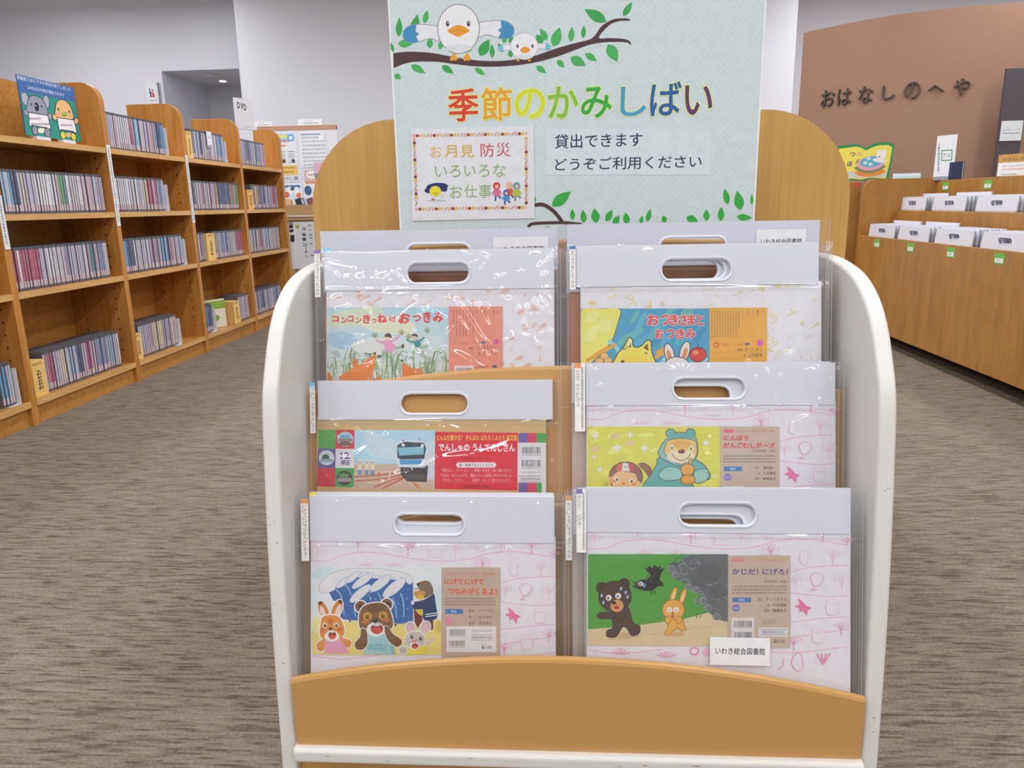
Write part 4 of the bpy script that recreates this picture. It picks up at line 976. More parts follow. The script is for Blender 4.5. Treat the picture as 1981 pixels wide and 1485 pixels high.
SLEEVES = {}
def pouch(label, c, x0, zt, wband, hband, hole, cw, ch, cx0, film, zbot, art=None, ridges=(), seed=1, base='d8d4d8', side='8d8580', tabt=None, tab=None, tabc=None, extra=None, thick=.0042, tab2=False, lean=LEAN):
    """c: plane offset; x, z are measured on the leaning plane. Local origin: band left edge, bottom of the pouch."""
    th = math.atan(lean)
    t = empty('story_pouch', (x0, c + zbot * math.cos(th) * lean, zbot * math.cos(th)), label, 'picture story pouch', 'picture story pouches on the display rack', (-th, 0, 0))
    T = lambda x, z: (x - x0, z - zbot)
    mb = MB(); bx0 = cx0 - x0; hc = zt - hband - zbot
    mb.box(bx0, 0, .002, bx0 + cw, thick, hc + .004, 0, ink(base))
    mb.box(bx0 - .0006, .0006, .002, bx0, thick - .0004, hc, 0, ink(side)); mb.box(bx0 + cw, .0006, .002, bx0 + cw + .0006, thick - .0004, hc, 0, ink(side))
    if art:
        src, dst, fn = art; A = Art(mb, src, [T(*d) for d in dst], 0); A.H_ = hc; fn(A)
    mb.build('story_card', m_paper, t)
    hx0, hz1, hx1, hz0 = hole; hcx, hcz = T((hx0 + hx1) / 2, (hz0 + hz1) / 2); hw, hh = hx1 - hx0, hz1 - hz0
    mb = MB(); zl = zt - zbot; plate_hole(mb, 0, zl - hband, wband, zl, hcx, hcz, hw, hh, -.0022, thick + .0012)
    o = mb.build('handle_band', m_band, t)
    mb = MB(); hole_rim(mb, hcx, hcz, hw, hh, -.0022, .0011, thick + .0012); mb.build('handle_rim', m_band, o)
    fx0, fx1 = film[0] - x0, film[1] - x0
    me = film_mesh(fx0, .0, fx1, zl + .0015, (hcx, hcz, hw + .004, hh + .004), [([T(*p) for p in r[0]], r[1], r[2]) for r in ridges], seed, -.0042 if ridges else -.0028)
    SLV = link('clear_sleeve', me, m_film, t); SLEEVES[t.name] = SLV
    ys = -.0044 if ridges else -.0030; zt_ = zl + .0015
    for a_, b_ in ((fx0, fx0 + .0016), (fx1 - .0016, fx1)): MB().box(a_, ys, 0, b_, ys + .0004, zt_).build('edge_seal', m_seal, SLV)
    mb = MB(); mb.box(fx0 + .0016, ys, zl - hband - .0065, fx1 - .0016, ys + .0004, zl - hband - .0055); mb.build('seam', m_seal, SLV)
    if tabt:
        tx0, tz1, tx1, tz0 = tab; (a0, b1), (a1, b0) = T(tx0, tz1), T(tx1, tz0); mb = MB(); yt = -.0062 if ridges else -.0036
        mb.box(a0, yt, b0, a1, yt + .0004, b1, 0, ink('dcd9d6'))
        A = Art(mb, [(0, 0), (100, 0), (100, 1000), (0, 1000)], [(a0, b1), (a1, b1), (a1, b0), (a0, b0)], yt)
        A.rect(0, 0, 100 if not tab2 else 62, 75, tabc)
        if tabt.strip(): A.vtext(tabt, 52 if not tab2 else 32, 95, 970 if not tab2 else 640, 66 if not tab2 else 48, '4c4a4e', .0)
        if tab2: A.scrib(60, 74, 960, 22, '77757c', seed, True)
        mb.build('title_tab', m_paper, SLV)
    if extra: extra(t, T)
    return t
def library_sticker(t, T, x0, z1, x1, z0, hidden=False):
    mb = MB(); (a0, b1), (a1, b0) = T(x0, z1), T(x1, z0); y = -.0064 if t['label'].startswith('story') else -.0036; mb.box(a0, y, b0, a1, y + .0004, b1, 0, ink('d8d6d8'))
    A = Art(mb, [(980, 995), (1360, 995), (1360, 1175), (980, 1175)], [(a0, b1), (a1, b1), (a1, b0), (a0, b0)], y); A.text('いわき総合図書館', 1015, 1060, 1328, 1105, '3a383e', .012, 3)
    mb.build('library_sticker', m_paper, SLEEVES[t.name])
def rmap(src, dst, L):
    Hh = homography(src, dst)
    out = []
    for pts, amp, sg in L:
        p = np.c_[np.asarray(pts, float), np.ones(len(pts))] @ Hh.T; out.append(((p[:, :2] / p[:, 2:]).tolist(), amp, sg))
    return out

# plain pouches stacked behind (their edges and handle bands show round the front ones)
def behind(label, c, x0, zt, wband=.382, hband=.069, hcx=.191, film=(-.018, .400), zbot=.19, base='9a8a80', side='8d6f5c', hw=.108, hdz=0, hdx=0, seed=3, tabt=None, tabc='8f6a4a', tabx=None, extra=None, lean=LEAN):
    return pouch(label, c, x0, zt, wband, hband, (x0 + hcx + hdx - hw / 2, zt - .0255 + hdz, x0 + hcx + hdx + hw / 2, zt - .0555 + hdz), wband, 0, x0, (x0 + film[0], x0 + film[1]), zbot, None, (), seed, base, side, tabt, tabx, tabc, extra, lean=lean)

# ---- shared printed patterns
def pink_ground(A, card, k, ox, oy, shift=0):
    """pale ground with pink wavy lines, little trees, an owl, a fish and a flying bird"""
    x0, y0, x1, y1 = card; A.rect(x0, y0, x1, y1, 'd9d5dc'); A.tf(k, ox, oy)
    pk, pl = 'dc94b4', 'e0bccc'
    for pts in ([(118, 520), (230, 520), (330, 480), (480, 460), (620, 470), (760, 495), (900, 515), (1050, 522), (1200, 510), (1350, 470), (1500, 455), (1650, 470), (1812, 497)],
                [(1435, 675), (1550, 645), (1700, 632), (1812, 628)], [(1435, 805), (1550, 820), (1700, 832), (1812, 825)], [(1435, 1000), (1560, 985), (1700, 970), (1812, 965)],
                [(1440, 1105), (1550, 1085), (1812, 1045)], [(120, 1180), (300, 1205), (450, 1195), (600, 1175)], [(900, 1260), (1200, 1190), (1450, 1200), (1812, 1160)]): A.line(pts, 4, pk)
    def tree(x, y, s, c=pl):
        A.line([(x, y + 50 * s), (x, y), (x - 4 * s, y - 20 * s)], 7 * s, c, False)
        for dx, dy in ((-42, -38), (-20, -52), (4, -58), (26, -50), (46, -34)):
            A.line([(x, y + 6 * s), (x + dx * .6 * s, y + dy * .6 * s), (x + dx * s, y + dy * s)], 4 * s, c, False); A.ell(x + dx * 1.25 * s, y + dy * 1.1 * s, 3.5, 3.5, c, 0, 6)
        for dx, dy in ((-52, -12), (-56, -30), (54, -10), (58, -28)): A.ell(x + dx * s, y + dy * s, 3.5, 3.5, c, 0, 6)
    for x, y, s in ((160, 440, .9), (440, 405, .7), (790, 442, .95), (820, 430, .6), (1120, 455, 1), (1440, 420, .9), (1650, 425, 1), (1310, 545, .9), (1715, 580, 1), (1775, 745, .9), (1470, 735, .7), (1770, 1045, .8), (1460, 1140, .9), (1810, 480, .5)): tree(x, y, s, pk if (x + y) % 3 else pl)
    for x, y in ((490, 530), (700, 530), (1310, 540)):
        for dx in (-60, -35, -12, 10, 32, 58): A.line([(x + dx * .3, y + 22), (x + dx, y - 14 + abs(dx) * .5)], 4, pl, False)
    A.poly([(1465, 895), (1500, 880), (1485, 840), (1515, 862), (1540, 890), (1578, 905), (1552, 918), (1545, 955), (1520, 920), (1495, 935), (1500, 908)], 'dd6f9c')
    A.blob([(1570, 700), (1610, 675), (1650, 700), (1640, 740), (1600, 765), (1580, 740)], 'd9d5dc', 0, line=4, lc=pk); A.line([(1595, 775), (1570, 790), (1610, 785)], 4, pk)
    A.blob([(1510, 535), (1550, 540), (1548, 600), (1530, 625), (1500, 600)], 'd9d5dc', 0, line=3, lc=pl)
    for x, y in ((1710, 900), (1620, 1085)):
        A.blob([(x - 35, y - 40), (x, y - 50), (x + 35, y - 40), (x + 32, y + 40), (x - 32, y + 40)], 'd9d5dc', 0, line=4, lc=pl); A.ell(x - 14, y - 22, 9, 9, pl); A.ell(x + 14, y - 22, 9, 9, pl)
    A.line([(915, 450), (940, 440), (945, 470), (930, 490), (1020, 492), (1030, 480)], 4, pl); A.line([(1260, 425), (1290, 450), (1330, 440)], 4, pl); A.line([(150, 460), (185, 450), (230, 440)], 3, pl)
    A.tf()
def sprig_ground(A, card, c1, c2, seed):
    """white ground scattered with small faint leaves, insects and buds"""
    x0, y0, x1, y1 = card; A.rect(x0, y0, x1, y1, 'd8d6dc'); rg = random.Random(seed)
    for k in range(150):
        x, y = rg.uniform(x0 + 25, x1 - 25), rg.uniform(y0 + 15, y0 + 760); s = rg.uniform(.7, 1.5); q = k % 4; c = c1 if k % 3 else c2
        if q == 0: A.leaf(x, y, 40 * s, 13 * s, rg.uniform(0, 360), c); A.leaf(x, y, 28 * s, 10 * s, rg.uniform(0, 360), c)
        elif q == 1: A.line([(x, y), (x + 4 * s, y + 18 * s)], 6, c)
        elif q == 2: A.ell(x, y, 24 * s, 9 * s, c, rg.uniform(-40, 40)); A.line([(x - 26 * s, y + 10), (x + 20 * s, y + 14)], 4, c)
        else: A.line([(x - 30 * s, y + 15 * s), (x, y - 4 * s), (x + 24 * s, y - 14 * s)], 5, c); A.ell(x + 12 * s, y - 12 * s, 12 * s, 5 * s, c, -30)
def white_card_info(A, x0, y0, x1, y1, seed):
    A.barcode(x0 + (x1 - x0) * .05, y0 + (y1 - y0) * .08, x0 + (x1 - x0) * .42, y0 + (y1 - y0) * .34, '5a5a62', seed); A.barcode(x0 + (x1 - x0) * .05, y0 + (y1 - y0) * .52, x0 + (x1 - x0) * .42, y0 + (y1 - y0) * .80, '5a5a62', seed + 1)

# ---- lower left: animals shouting in front of a painted wave
SRC_BL = [(112, 385), (1818, 412), (1820, 1175), (125, 1170)]; DST_BL = [(-.3897, .4524), (-.0071, .4498), (-.0075, .2796), (-.3897, .2736)]
def art_BL(A):
    pink_ground(A, (112, 350, 1818, 1400), 1, 0, 0)
    A.clip = (122, 555, 1025, 1174); A.rect(122, 555, 1025, 1172, 'd5d9dc'); A.tf(.5094, 72.04, 504.3)
    A.ell(250, 200, 150, 80, 'c3d4d9', -20); A.ell(1825, 560, 50, 190, 'c8d6da'); A.ell(160, 620, 50, 180, 'cddadc')
    A.blob([(105, 950), (300, 870), (700, 860), (1100, 900), (1460, 880), (1870, 850), (1868, 1310), (105, 1305)], 'd9c877'); A.ell(1600, 1250, 260, 55, 'cfc06a'); A.ell(160, 900, 60, 120, 'ddd69a'); A.ell(1830, 930, 45, 80, 'c9b060')
    A.poly([(330, 460), (450, 330), (700, 250), (1480, 300), (1482, 862), (1300, 882), (900, 870), (480, 815), (520, 600), (390, 570)], '2f5f9f')
    A.blob([(195, 420), (215, 330), (330, 220), (520, 150), (760, 128), (1050, 142), (1300, 178), (1440, 230), (1480, 310), (1420, 350), (1330, 250), (1200, 262), (1000, 235), (900, 195), (800, 190), (640, 290), (450, 360), (400, 430), (300, 465), (220, 460)], 'd6d4d6', line=5, lc='8a9098')
    for cx, cy, rx, ry, ro in ((790, 300, 172, 48, -36), (760, 475, 178, 55, -40), (1035, 335, 172, 58, -38), (1225, 395, 195, 66, -40), (530, 320, 120, 36, -36), (660, 250, 120, 38, -38)): A.ell(cx, cy, rx + 8, ry + 8, '7fa6cc', ro); A.ell(cx, cy, rx, ry, 'd4d2d6', ro)
    for pts in ([(420, 410), (500, 520), (540, 770)], [(560, 360), (610, 430), (635, 500)], [(680, 660), (690, 790)], [(1000, 460), (1025, 510), (1040, 560)], [(1200, 530), (1240, 650), (1255, 810)], [(1310, 470), (1350, 600), (1355, 800)], [(890, 520), (905, 570)]): A.line(pts, 20, '84abd2', True, .3)
    rg = random.Random(2)
    for k in range(26): A.ell(rg.uniform(430, 1450), rg.uniform(360, 700), 8, 8, 'b4cbe0', 0, 8)
    A.line([(520, 830), (850, 850)], 8, '8a7a60', False); A.line([(1220, 885), (1400, 885)], 8, '7a6a50', False); A.ell(620, 850, 14, 16, '5a4a3c'); A.ell(1240, 905, 18, 14, '5a4a3c')
    # mole in a navy coat
    A.poly([(1490, 700), (1600, 700), (1610, 840), (1545, 945), (1500, 860)], '6d2f2a'); A.poly([(1630, 820), (1755, 820), (1755, 965), (1690, 975), (1680, 900)], '6d2f2a')
    A.blob([(1490, 590), (1620, 560), (1755, 470), (1790, 620), (1812, 790), (1740, 838), (1630, 832), (1590, 720), (1495, 700)], '22355f'); A.line([(1495, 582), (1630, 552), (1745, 480)], 14, 'd6d6da')
    A.line([(1650, 762), (1808, 738)], 13, 'd4d6dc', False); A.line([(1650, 792), (1806, 768)], 13, 'd4d6dc', False); A.poly([(1505, 690), (1615, 690), (1615, 780), (1560, 760)], 'c9b93c')
    A.blob([(1535, 345), (1620, 302), (1700, 310), (1752, 400), (1745, 480), (1640, 540), (1560, 540), (1490, 490), (1500, 450), (1570, 430)], '76604a'); A.blob([(1490, 460), (1560, 430), (1640, 450), (1640, 500), (1560, 555), (1500, 500)], 'c08d4e'); A.line([(1490, 415), (1560, 405)], 10, 'b0463c', False); A.ell(1548, 350, 18, 20, '2f2a28'); A.ell(1585, 530, 45, 30, 'd1b23f'); A.ell(1475, 600, 22, 30, 'd8d6d4')
    # rabbit
    for cx, cy, ro in ((258, 710, -22), (440, 690, 22)):
        A.ell(cx, cy, 62, 138, 'c77f3a', ro, halo=16); A.ell(cx - 10 * (1 if ro < 0 else -1.6), cy + 20, 34, 92, 'dfc3bb', ro); A.ell(cx + (-45 if ro < 0 else 45), cy - 105, 34, 26, '6a3f22', ro)
    A.blob([(240, 800), (345, 768), (460, 790), (520, 880), (545, 980), (530, 1050), (450, 1110), (280, 1110), (210, 1040), (215, 920)], 'cf873c', 16)
    A.blob([(160, 1200), (190, 1130), (235, 1110), (275, 1060), (275, 1200), (240, 1258), (180, 1250)], 'cf873c', 12); A.blob([(460, 1050), (540, 1090), (620, 1110), (640, 1160), (600, 1215), (530, 1180)], 'cf873c', 12)
    A.poly([(275, 1115), (500, 1105), (612, 1290), (270, 1290)], 'd295ad'); A.ell(372, 1055, 96, 76, 'dfdcd6'); A.ell(378, 1045, 54, 55, '8e2f2a'); A.ell(380, 1068, 44, 30, 'c9503c'); A.ell(378, 1000, 26, 10, 'e6e4e0'); A.ell(352, 955, 24, 17, '3c2a24'); A.ell(350, 860, 30, 50, 'c4622f')
    for x in (278, 432): A.ell(x, 908, 34, 36, 'd9c7ad'); A.ell(x + 2, 912, 18, 21, '2a241f'); A.ell(x + 6, 904, 6, 6, 'e8e8e8')
    A.ell(245, 975, 34, 26, 'c06a32'); A.ell(478, 965, 36, 26, 'c06a32')
    # bear
    for cx, cy in ((765, 652), (1122, 622)): A.ell(cx, cy, 76, 78, '74502f', halo=16); A.ell(cx + 8, cy + 10, 38, 42, '3d2a1c')
    A.blob([(745, 770), (790, 660), (900, 610), (1040, 600), (1130, 650), (1185, 760), (1208, 880), (1170, 960), (1000, 1015), (800, 985), (745, 900)], '7a5634', 14); A.ell(960, 670, 120, 60, '6b4a2c')
    A.poly([(862, 1040), (1090, 1035), (1200, 1160), (1250, 1305), (803, 1305), (850, 1160)], '93bfc2'); A.poly([(1150, 1110), (1200, 1160), (1250, 1305), (1190, 1305)], '7fb0b0')
    A.blob([(775, 955), (840, 975), (860, 1080), (850, 1180), (790, 1240), (705, 1232), (688, 1150), (760, 1060)], '74502f', 10); A.blob([(1090, 930), (1150, 940), (1200, 1020), (1320, 1105), (1310, 1180), (1230, 1195), (1120, 1080)], '74502f', 10)
    for x, y in ((858, 785), (1072, 775)): A.ell(x, y, 62, 58, 'bd8a3a'); A.ell(x, y + 8, 24, 28, '2a2019'); A.ell(x + 5, y + 2, 9, 9, 'c9b27a')
    A.ell(830, 860, 48, 28, 'b06a3a'); A.ell(1115, 835, 44, 26, 'b06a3a')
    A.ell(970, 965, 124, 100, 'dedbd4'); A.ell(988, 955, 84, 72, '7c2a28'); A.ell(990, 975, 66, 44, 'c4483a'); A.ell(985, 905, 50, 14, 'dad8d6'); A.ell(965, 842, 38, 34, '241d19'); A.ell(958, 828, 12, 8, '77706a'); A.line([(965, 870), (967, 900)], 6, '4a3526', False)
    A.text('GRIZZLY', 855, 1165, 1120, 1232, '5a97a2', .0); A.line([(920, 1252), (1010, 1250)], 7, '6aa3ac', False); A.line([(1040, 1246), (1125, 1242)], 7, '6aa3ac', False)
    # mouse
    A.poly([(1640, 1150), (1740, 1065), (1780, 1080), (1690, 1190)], 'c9b6b4'); A.ell(1345, 1250, 58, 48, 'b3aba8', halo=10)
    for cx, cy, ro in ((1450, 945, -14), (1650, 935, 24)): A.ell(cx, cy, 66, 86, 'b9b2b0', ro, halo=10); A.ell(cx, cy + 6, 42, 64, 'd9a8b4', ro)
    A.ell(1510, 1110, 138, 120, 'b9b3b0', halo=10); A.poly([(1420, 1255), (1480, 1215), (1650, 1190), (1640, 1295), (1375, 1308)], 'd6c63a'); A.ell(1505, 1190, 70, 55, 'dedad6'); A.ell(1508, 1192, 46, 38, '8e2f2a'); A.ell(1510, 1205, 34, 22, 'c9503c'); A.ell(1500, 1125, 40, 20, 'cf8a6c')
    for x, y in ((1466, 1065), (1585, 1090)): A.ell(x, y, 22, 26, '3a3a40'); A.ell(x + 4, y - 5, 7, 7, 'e0e0e0')
    # title panel
    A.tf(); A.clip = None; A.rect(1027, 565, 1432, 1185, 'b8a090'); A.tf(.5579, 900.5, 432.2)
    A.text('なんちにやなるな 防災かみしばい・津波 災害編', 255, 300, 888, 335, 'c0604a', .0, 1); A.text('にげてにげて', 255, 375, 752, 452, 'd0582f', .03, 3); A.text('つなみがくるよ！', 300, 490, 915, 575, 'd0582f', .03, 3)
    for y, s_ in ((625, 1), (662, 2), (700, 3)): A.scrib(262, y, 895, 22, '85736a', s_)
    for y in (348, 588, 730, 822, 895): A.line([(255, y), (895, y)], 2, 'a58f80', False)
    A.rect(268, 755, 490, 815, '4470b0'); A.text('防災', 342, 770, 412, 800, 'c9d3e2', .01, 1); A.ell(318, 902, 50, 46, 'd980a2'); A.line([(268, 900), (366, 900)], 10, 'cfa0b4', False)
    for y, a, b_ in ((775, '脚本', 'やすいすえこ'), (855, '絵', '鈴木幸枝'), (930, '監修', '原本憲子')): A.text(a, 562, y - 16, 562 + 36 * len(a), y + 18, '57493f', 0, 1); A.text(b_, 690, y - 17, 850 if len(b_) < 5 else 892, y + 19, '57493f', 0, 1)
    A.rect(285, 970, 905, 1290, 'd6d2d2'); A.barcode(318, 1008, 518, 1080, '6a666a', 4); A.barcode(318, 1148, 515, 1215, '6a666a', 5); A.scrib(320, 1094, 518, 12, '807c80', 6); A.scrib(320, 1228, 515, 12, '807c80', 7)
    A.scrib(600, 1028, 855, 14, '858187', 8); A.line([(590, 1076), (855, 1076)], 4, '55556a', False); A.line([(590, 1140), (855, 1140)], 4, '55556a', False); A.text('図書館専用貸出物', 600, 1092, 848, 1126, '5a5a78', 0, 1); A.text('童心社', 720, 1205, 850, 1252, '57545a', .01, 1)
    A.tf()
RB = rmap(SRC_BL, DST_BL, [([(165, 405), (185, 440)], .0009, .0012), ([(330, 415), (450, 432), (620, 420), (760, 438)], .0007, .0012), ([(820, 415), (920, 425), (1200, 418)], .0006, .001), ([(1350, 428), (1500, 436)], .0007, .001), ([(150, 100), (300, 112), (360, 98)], .0006, .001),
     ([(560, 100), (720, 108), (840, 128)], .0006, .001), ([(1160, 120), (1500, 122), (1780, 130)], .0007, .001), ([(1345, 1140), (1410, 1090), (1480, 1080)], .0009, .0013), ([(130, 1110), (760, 1060)], .0004, .002), ([(112, 408), (1860, 438)], .0006, .0008), ([(60, 90), (60, 520)], .0006, .001), ([(1870, 100), (1868, 700)], .0007, .0012)])
pouch('story pouch of shouting bear, rabbit and mouse before a blue wave, lower left', .964, -.3897, .5245, .381, .071, (-.2554, .4958, -.1481, .4663), .3822, .27, -.3897, (-.411, .006), .188, (SRC_BL, DST_BL, art_BL), RB, 11,
      tabt='にげてにげてつなみがくるよ！', tab=(-.4025, .5205, -.3905, .4232), tabc='d99a5c')

# ---- lower right: bear, rabbit and crow fleeing smoke
SRC_BR = [(182, 330), (1866, 335), (1855, 1070), (188, 1060)]; DST_BR = [(.0396, .4814), (.4227, .4834), (.4218, .3132), (.0405, .3086)]
def art_BR(A):
    pink_ground(A, (182, 300, 1866, 1420), .98, 188 - 118 * .98, 332 - 418 * .98)
    for x, y in ((690, 1085), (400, 1065)):
        for dx in (-60, -35, -12, 10, 32, 58): A.line([(x + dx * .3, y + 40), (x + dx, y - 8 + abs(dx) * .5)], 4, 'd983a8', False)
    A.ell(868, 1085, 30, 26, 'd77fa4'); A.ell(868, 1085, 20, 17, 'd9d5dc'); A.ell(945, 1090, 26, 24, 'dfb0c6'); A.line([(1440, 1130), (1430, 1180), (1400, 1200)], 4, 'd983a8'); A.blob([(1510, 1110), (1545, 1100), (1560, 1190), (1520, 1210), (1490, 1160)], 'd9d5dc', line=4, lc='d983a8')
    for dx in (-40, -10, 20, 45): A.line([(1690, 1170), (1690 + dx, 1100)], 8, 'd983a8', False)
    A.clip = (190, 466, 1083, 1056); A.rect(190, 466, 1083, 1048, '4b9438'); A.poly([(190, 945), (520, 918), (800, 880), (955, 838), (1083, 900), (1083, 1055), (190, 1048)], 'cdb893')
    for k in range(7): A.line([(230 + k * 110, 1020 - k * 12), (330 + k * 115, 1008 - k * 16), (420 + k * 110, 1010 - k * 14)], 4, 'c2aa82')
    for x in (280, 460, 520, 640, 880, 905): A.line([(x, 930 - (x - 200) * .08), (x + 6, 900 - (x - 200) * .08)], 6, '3c7d2d', False)
    A.blob([(700, 570), (725, 520), (780, 515), (800, 478), (900, 470), (1083, 470), (1083, 600), (1083, 870), (1030, 885), (985, 860), (940, 800), (905, 770), (920, 720), (870, 705), (810, 660), (750, 615)], '5f6468')
    rg = random.Random(8)
    for k in range(46):
        x, y = rg.uniform(730, 1060), rg.uniform(500, 860)
        if y > 540 + (x - 700) * .95 + 60 or (x - 700) * 1.1 + 60 < y - 500: continue
        r_ = rg.uniform(16, 38); a0 = rg.uniform(0, 6); A.line([(x + r_ * math.cos(a0 + t), y + r_ * math.sin(a0 + t)) for t in (0, 1, 2, 3)], 5, '83898d' if k % 2 else '484d52')
    for x, y, r_ in ((960, 590, 80), (1020, 700, 60), (900, 660, 50)): A.ell(x, y, r_, r_ * .8, '565b60')
    for x, y in ((720, 560), (745, 600), (830, 675), (880, 695), (925, 760), (955, 805), (1010, 865)): A.ell(x, y, 26, 24, '7e8488'); A.ell(x + 5, y + 2, 17, 15, '6a6f74')
    # crow
    A.poly([(553, 640), (590, 600), (548, 550), (575, 560), (572, 540), (605, 555), (610, 533), (635, 552), (650, 538), (652, 562), (678, 550), (655, 590), (645, 630), (668, 650), (672, 672), (640, 668), (600, 700), (540, 700)], '1d1f22'); A.line([(560, 620), (590, 570)], 5, '4a4e52', False); A.line([(585, 640), (625, 575)], 5, '4a4e52', False)
    A.ell(545, 662, 50, 34, '1d1f22'); A.poly([(470, 632), (505, 650), (500, 690), (470, 670), (492, 660)], '3a3c40'); A.ell(525, 655, 16, 14, 'd8d8da'); A.ell(522, 656, 7, 8, '8a3040'); A.ell(548, 664, 9, 14, '6f9cc4'); A.line([(600, 700), (596, 718), (585, 716)], 5, '1d1f22', False); A.line([(615, 696), (622, 714), (612, 718)], 5, '1d1f22', False)
    # bear
    A.ell(410, 985, 110, 18, 'bfa27c'); A.ell(750, 975, 60, 14, 'c2a075'); L = '2a1c16'
    for cx, cy in ((278, 680), (420, 655)): A.ell(cx, cy, 34, 34, '4a332a', line=5, lc=L); A.ell(cx, cy + 3, 18, 18, '35241d')
    A.blob([(345, 830), (440, 800), (475, 900), (520, 925), (515, 970), (470, 985), (440, 940), (410, 930), (370, 990), (315, 992), (310, 955), (350, 930)], '4a332a', line=5, lc=L)
    A.blob([(352, 838), (260, 842), (258, 875), (360, 872)], '4a332a', line=5, lc=L); A.ell(362, 735, 104, 98, '4a332a', -8, line=5, lc=L); A.line([(365, 872), (400, 885), (430, 850)], 5, L)
    A.ell(375, 795, 42, 40, 'c98f5c', -8); A.ell(355, 776, 14, 11, '1e1814'); A.poly([(355, 800), (378, 790), (392, 812), (362, 816)], 'b0352f')
    for x, y in ((322, 744), (382, 732)): A.ell(x, y, 19, 19, 'dcdcdc'); A.ell(x - 3, y + 2, 7, 7, '1e1e20')
    for x, y in ((277, 730), (400, 685), (430, 710), (442, 738), (288, 775)): A.ell(x, y, 7, 12, '8fb6d4', 15)
    # rabbit
    O = '9a6a2c'
    for cx, cy, ro in ((735, 725, 18), (795, 735, 18)): A.ell(cx, cy, 18, 52, 'd8a04a', ro, line=4, lc=O); A.ell(cx, cy + 6, 8, 34, 'e2c48c', ro)
    A.blob([(700, 880), (790, 880), (800, 920), (815, 940), (790, 955), (760, 935), (740, 950), (700, 982), (680, 975), (700, 930)], 'd8a04a', line=4, lc=O); A.ell(735, 820, 70, 66, 'd8a04a', line=4, lc=O); A.ell(700, 885, 20, 24, 'd8a04a', line=4, lc=O); A.ell(770, 885, 20, 24, 'd8a04a', line=4, lc=O)
    for x in (710, 752): A.ell(x, 820, 17, 17, 'dedede'); A.line([(x - 6, 814), (x + 4, 822), (x - 6, 828)], 4, '3a3a3a', False)
    A.ell(730, 862, 10, 14, 'b8604a'); A.ell(730, 842, 6, 5, '6a4a2c')
    # title panel
    A.clip = None; A.rect(1083, 474, 1480, 1062, 'bda896'); A.tf(.5114, 990.5, 429.2)
    A.rect(232, 122, 372, 160, 'd95f7c'); A.scrib(244, 141, 362, 18, 'e8b8c4', 1); A.scrib(384, 144, 585, 16, 'c98a90', 2); A.text('あんぜん紙しばい', 600, 125, 905, 160, 'cc5a66', 0, 1)
    A.text('かじだ！', 232, 252, 560, 328, '5f4f98', .03, 3); A.text('にげろ！', 608, 252, 930, 328, '5f4f98', .03, 3); A.text('（防災教育・火事）', 630, 395, 915, 430, '5a4d46', 0, 1)
    for y, s_ in ((475, 4), (515, 5), (555, 6)): A.scrib(232, y, 908, 24, '83746a', s_)
    A.rect(232, 612, 468, 670, '4a78b4'); A.text('防災', 318, 628, 386, 658, 'c8d4e0', .01, 1); A.ell(282, 742, 50, 48, '7f74b8'); A.scrib(250, 744, 318, 22, 'b3add2', 7)
    A.text('脚本／', 548, 615, 642, 655, '57493f', 0, 1); A.text('すとうあさえ', 650, 612, 912, 655, '57493f', .005, 1); A.text('絵／', 672, 688, 726, 724, '57493f', 0, 1); A.text('中谷靖彦', 738, 684, 908, 726, '57493f', .005, 1); A.text('監修／', 628, 756, 726, 794, '57493f', 0, 1); A.text('藤實智子', 738, 752, 908, 796, '57493f', .005, 1)
    A.rect(222, 862, 505, 1250, 'd3cccb'); A.barcode(252, 900, 475, 978, '55535a', 2); A.barcode(252, 1040, 475, 1130, '55535a', 3); A.scrib(255, 986, 475, 12, '8a868a', 8)
    for y in (892, 916, 940): A.scrib(612, y, 775, 14, '96867a', y)
    A.rect(560, 985, 928, 1100, 'd0c9cc'); A.line([(575, 1010), (915, 1010)], 5, '5a6088', False); A.line([(575, 1075), (915, 1075)], 5, '5a6088', False); A.text('図書館専用貸出物', 605, 1025, 875, 1060, '50557c', 0, 1); A.text('童心社', 748, 1130, 890, 1178, '6a5d54', .01, 1); A.tf()
RR = rmap(SRC_BR, DST_BR, [([(160, 345), (1930, 352)], .0006, .0008), ([(1690, 120), (1690, 1000)], .0004, .004), ([(1905, 60), (1895, 700)], .0006, .0012), ([(980, 165), (1050, 160), (1100, 168)], .0008, .001), ([(1110, 50), (1400, 52), (1700, 50)], .0006, .001), ([(108, 60), (112, 1100)], .0006, .001), ([(300, 370), (420, 362)], .0005, .001)])
pouch('story pouch of bear, rabbit and crow fleeing grey smoke, lower right', .937, .0389, .5495, .383, .0665, (.1764, .5257, .2861, .4944), .3835, .27, .0396, (.0225, .4395), .226, (SRC_BR, DST_BR, art_BR), RR, 12,
      tabt='かじだ！　にげろ！', tab=(.0243, .548, .0385, .453), tabc='7a68a8', tab2=True, extra=lambda t, T: library_sticker(t, T, .2200, .3290, .3070, .2875))

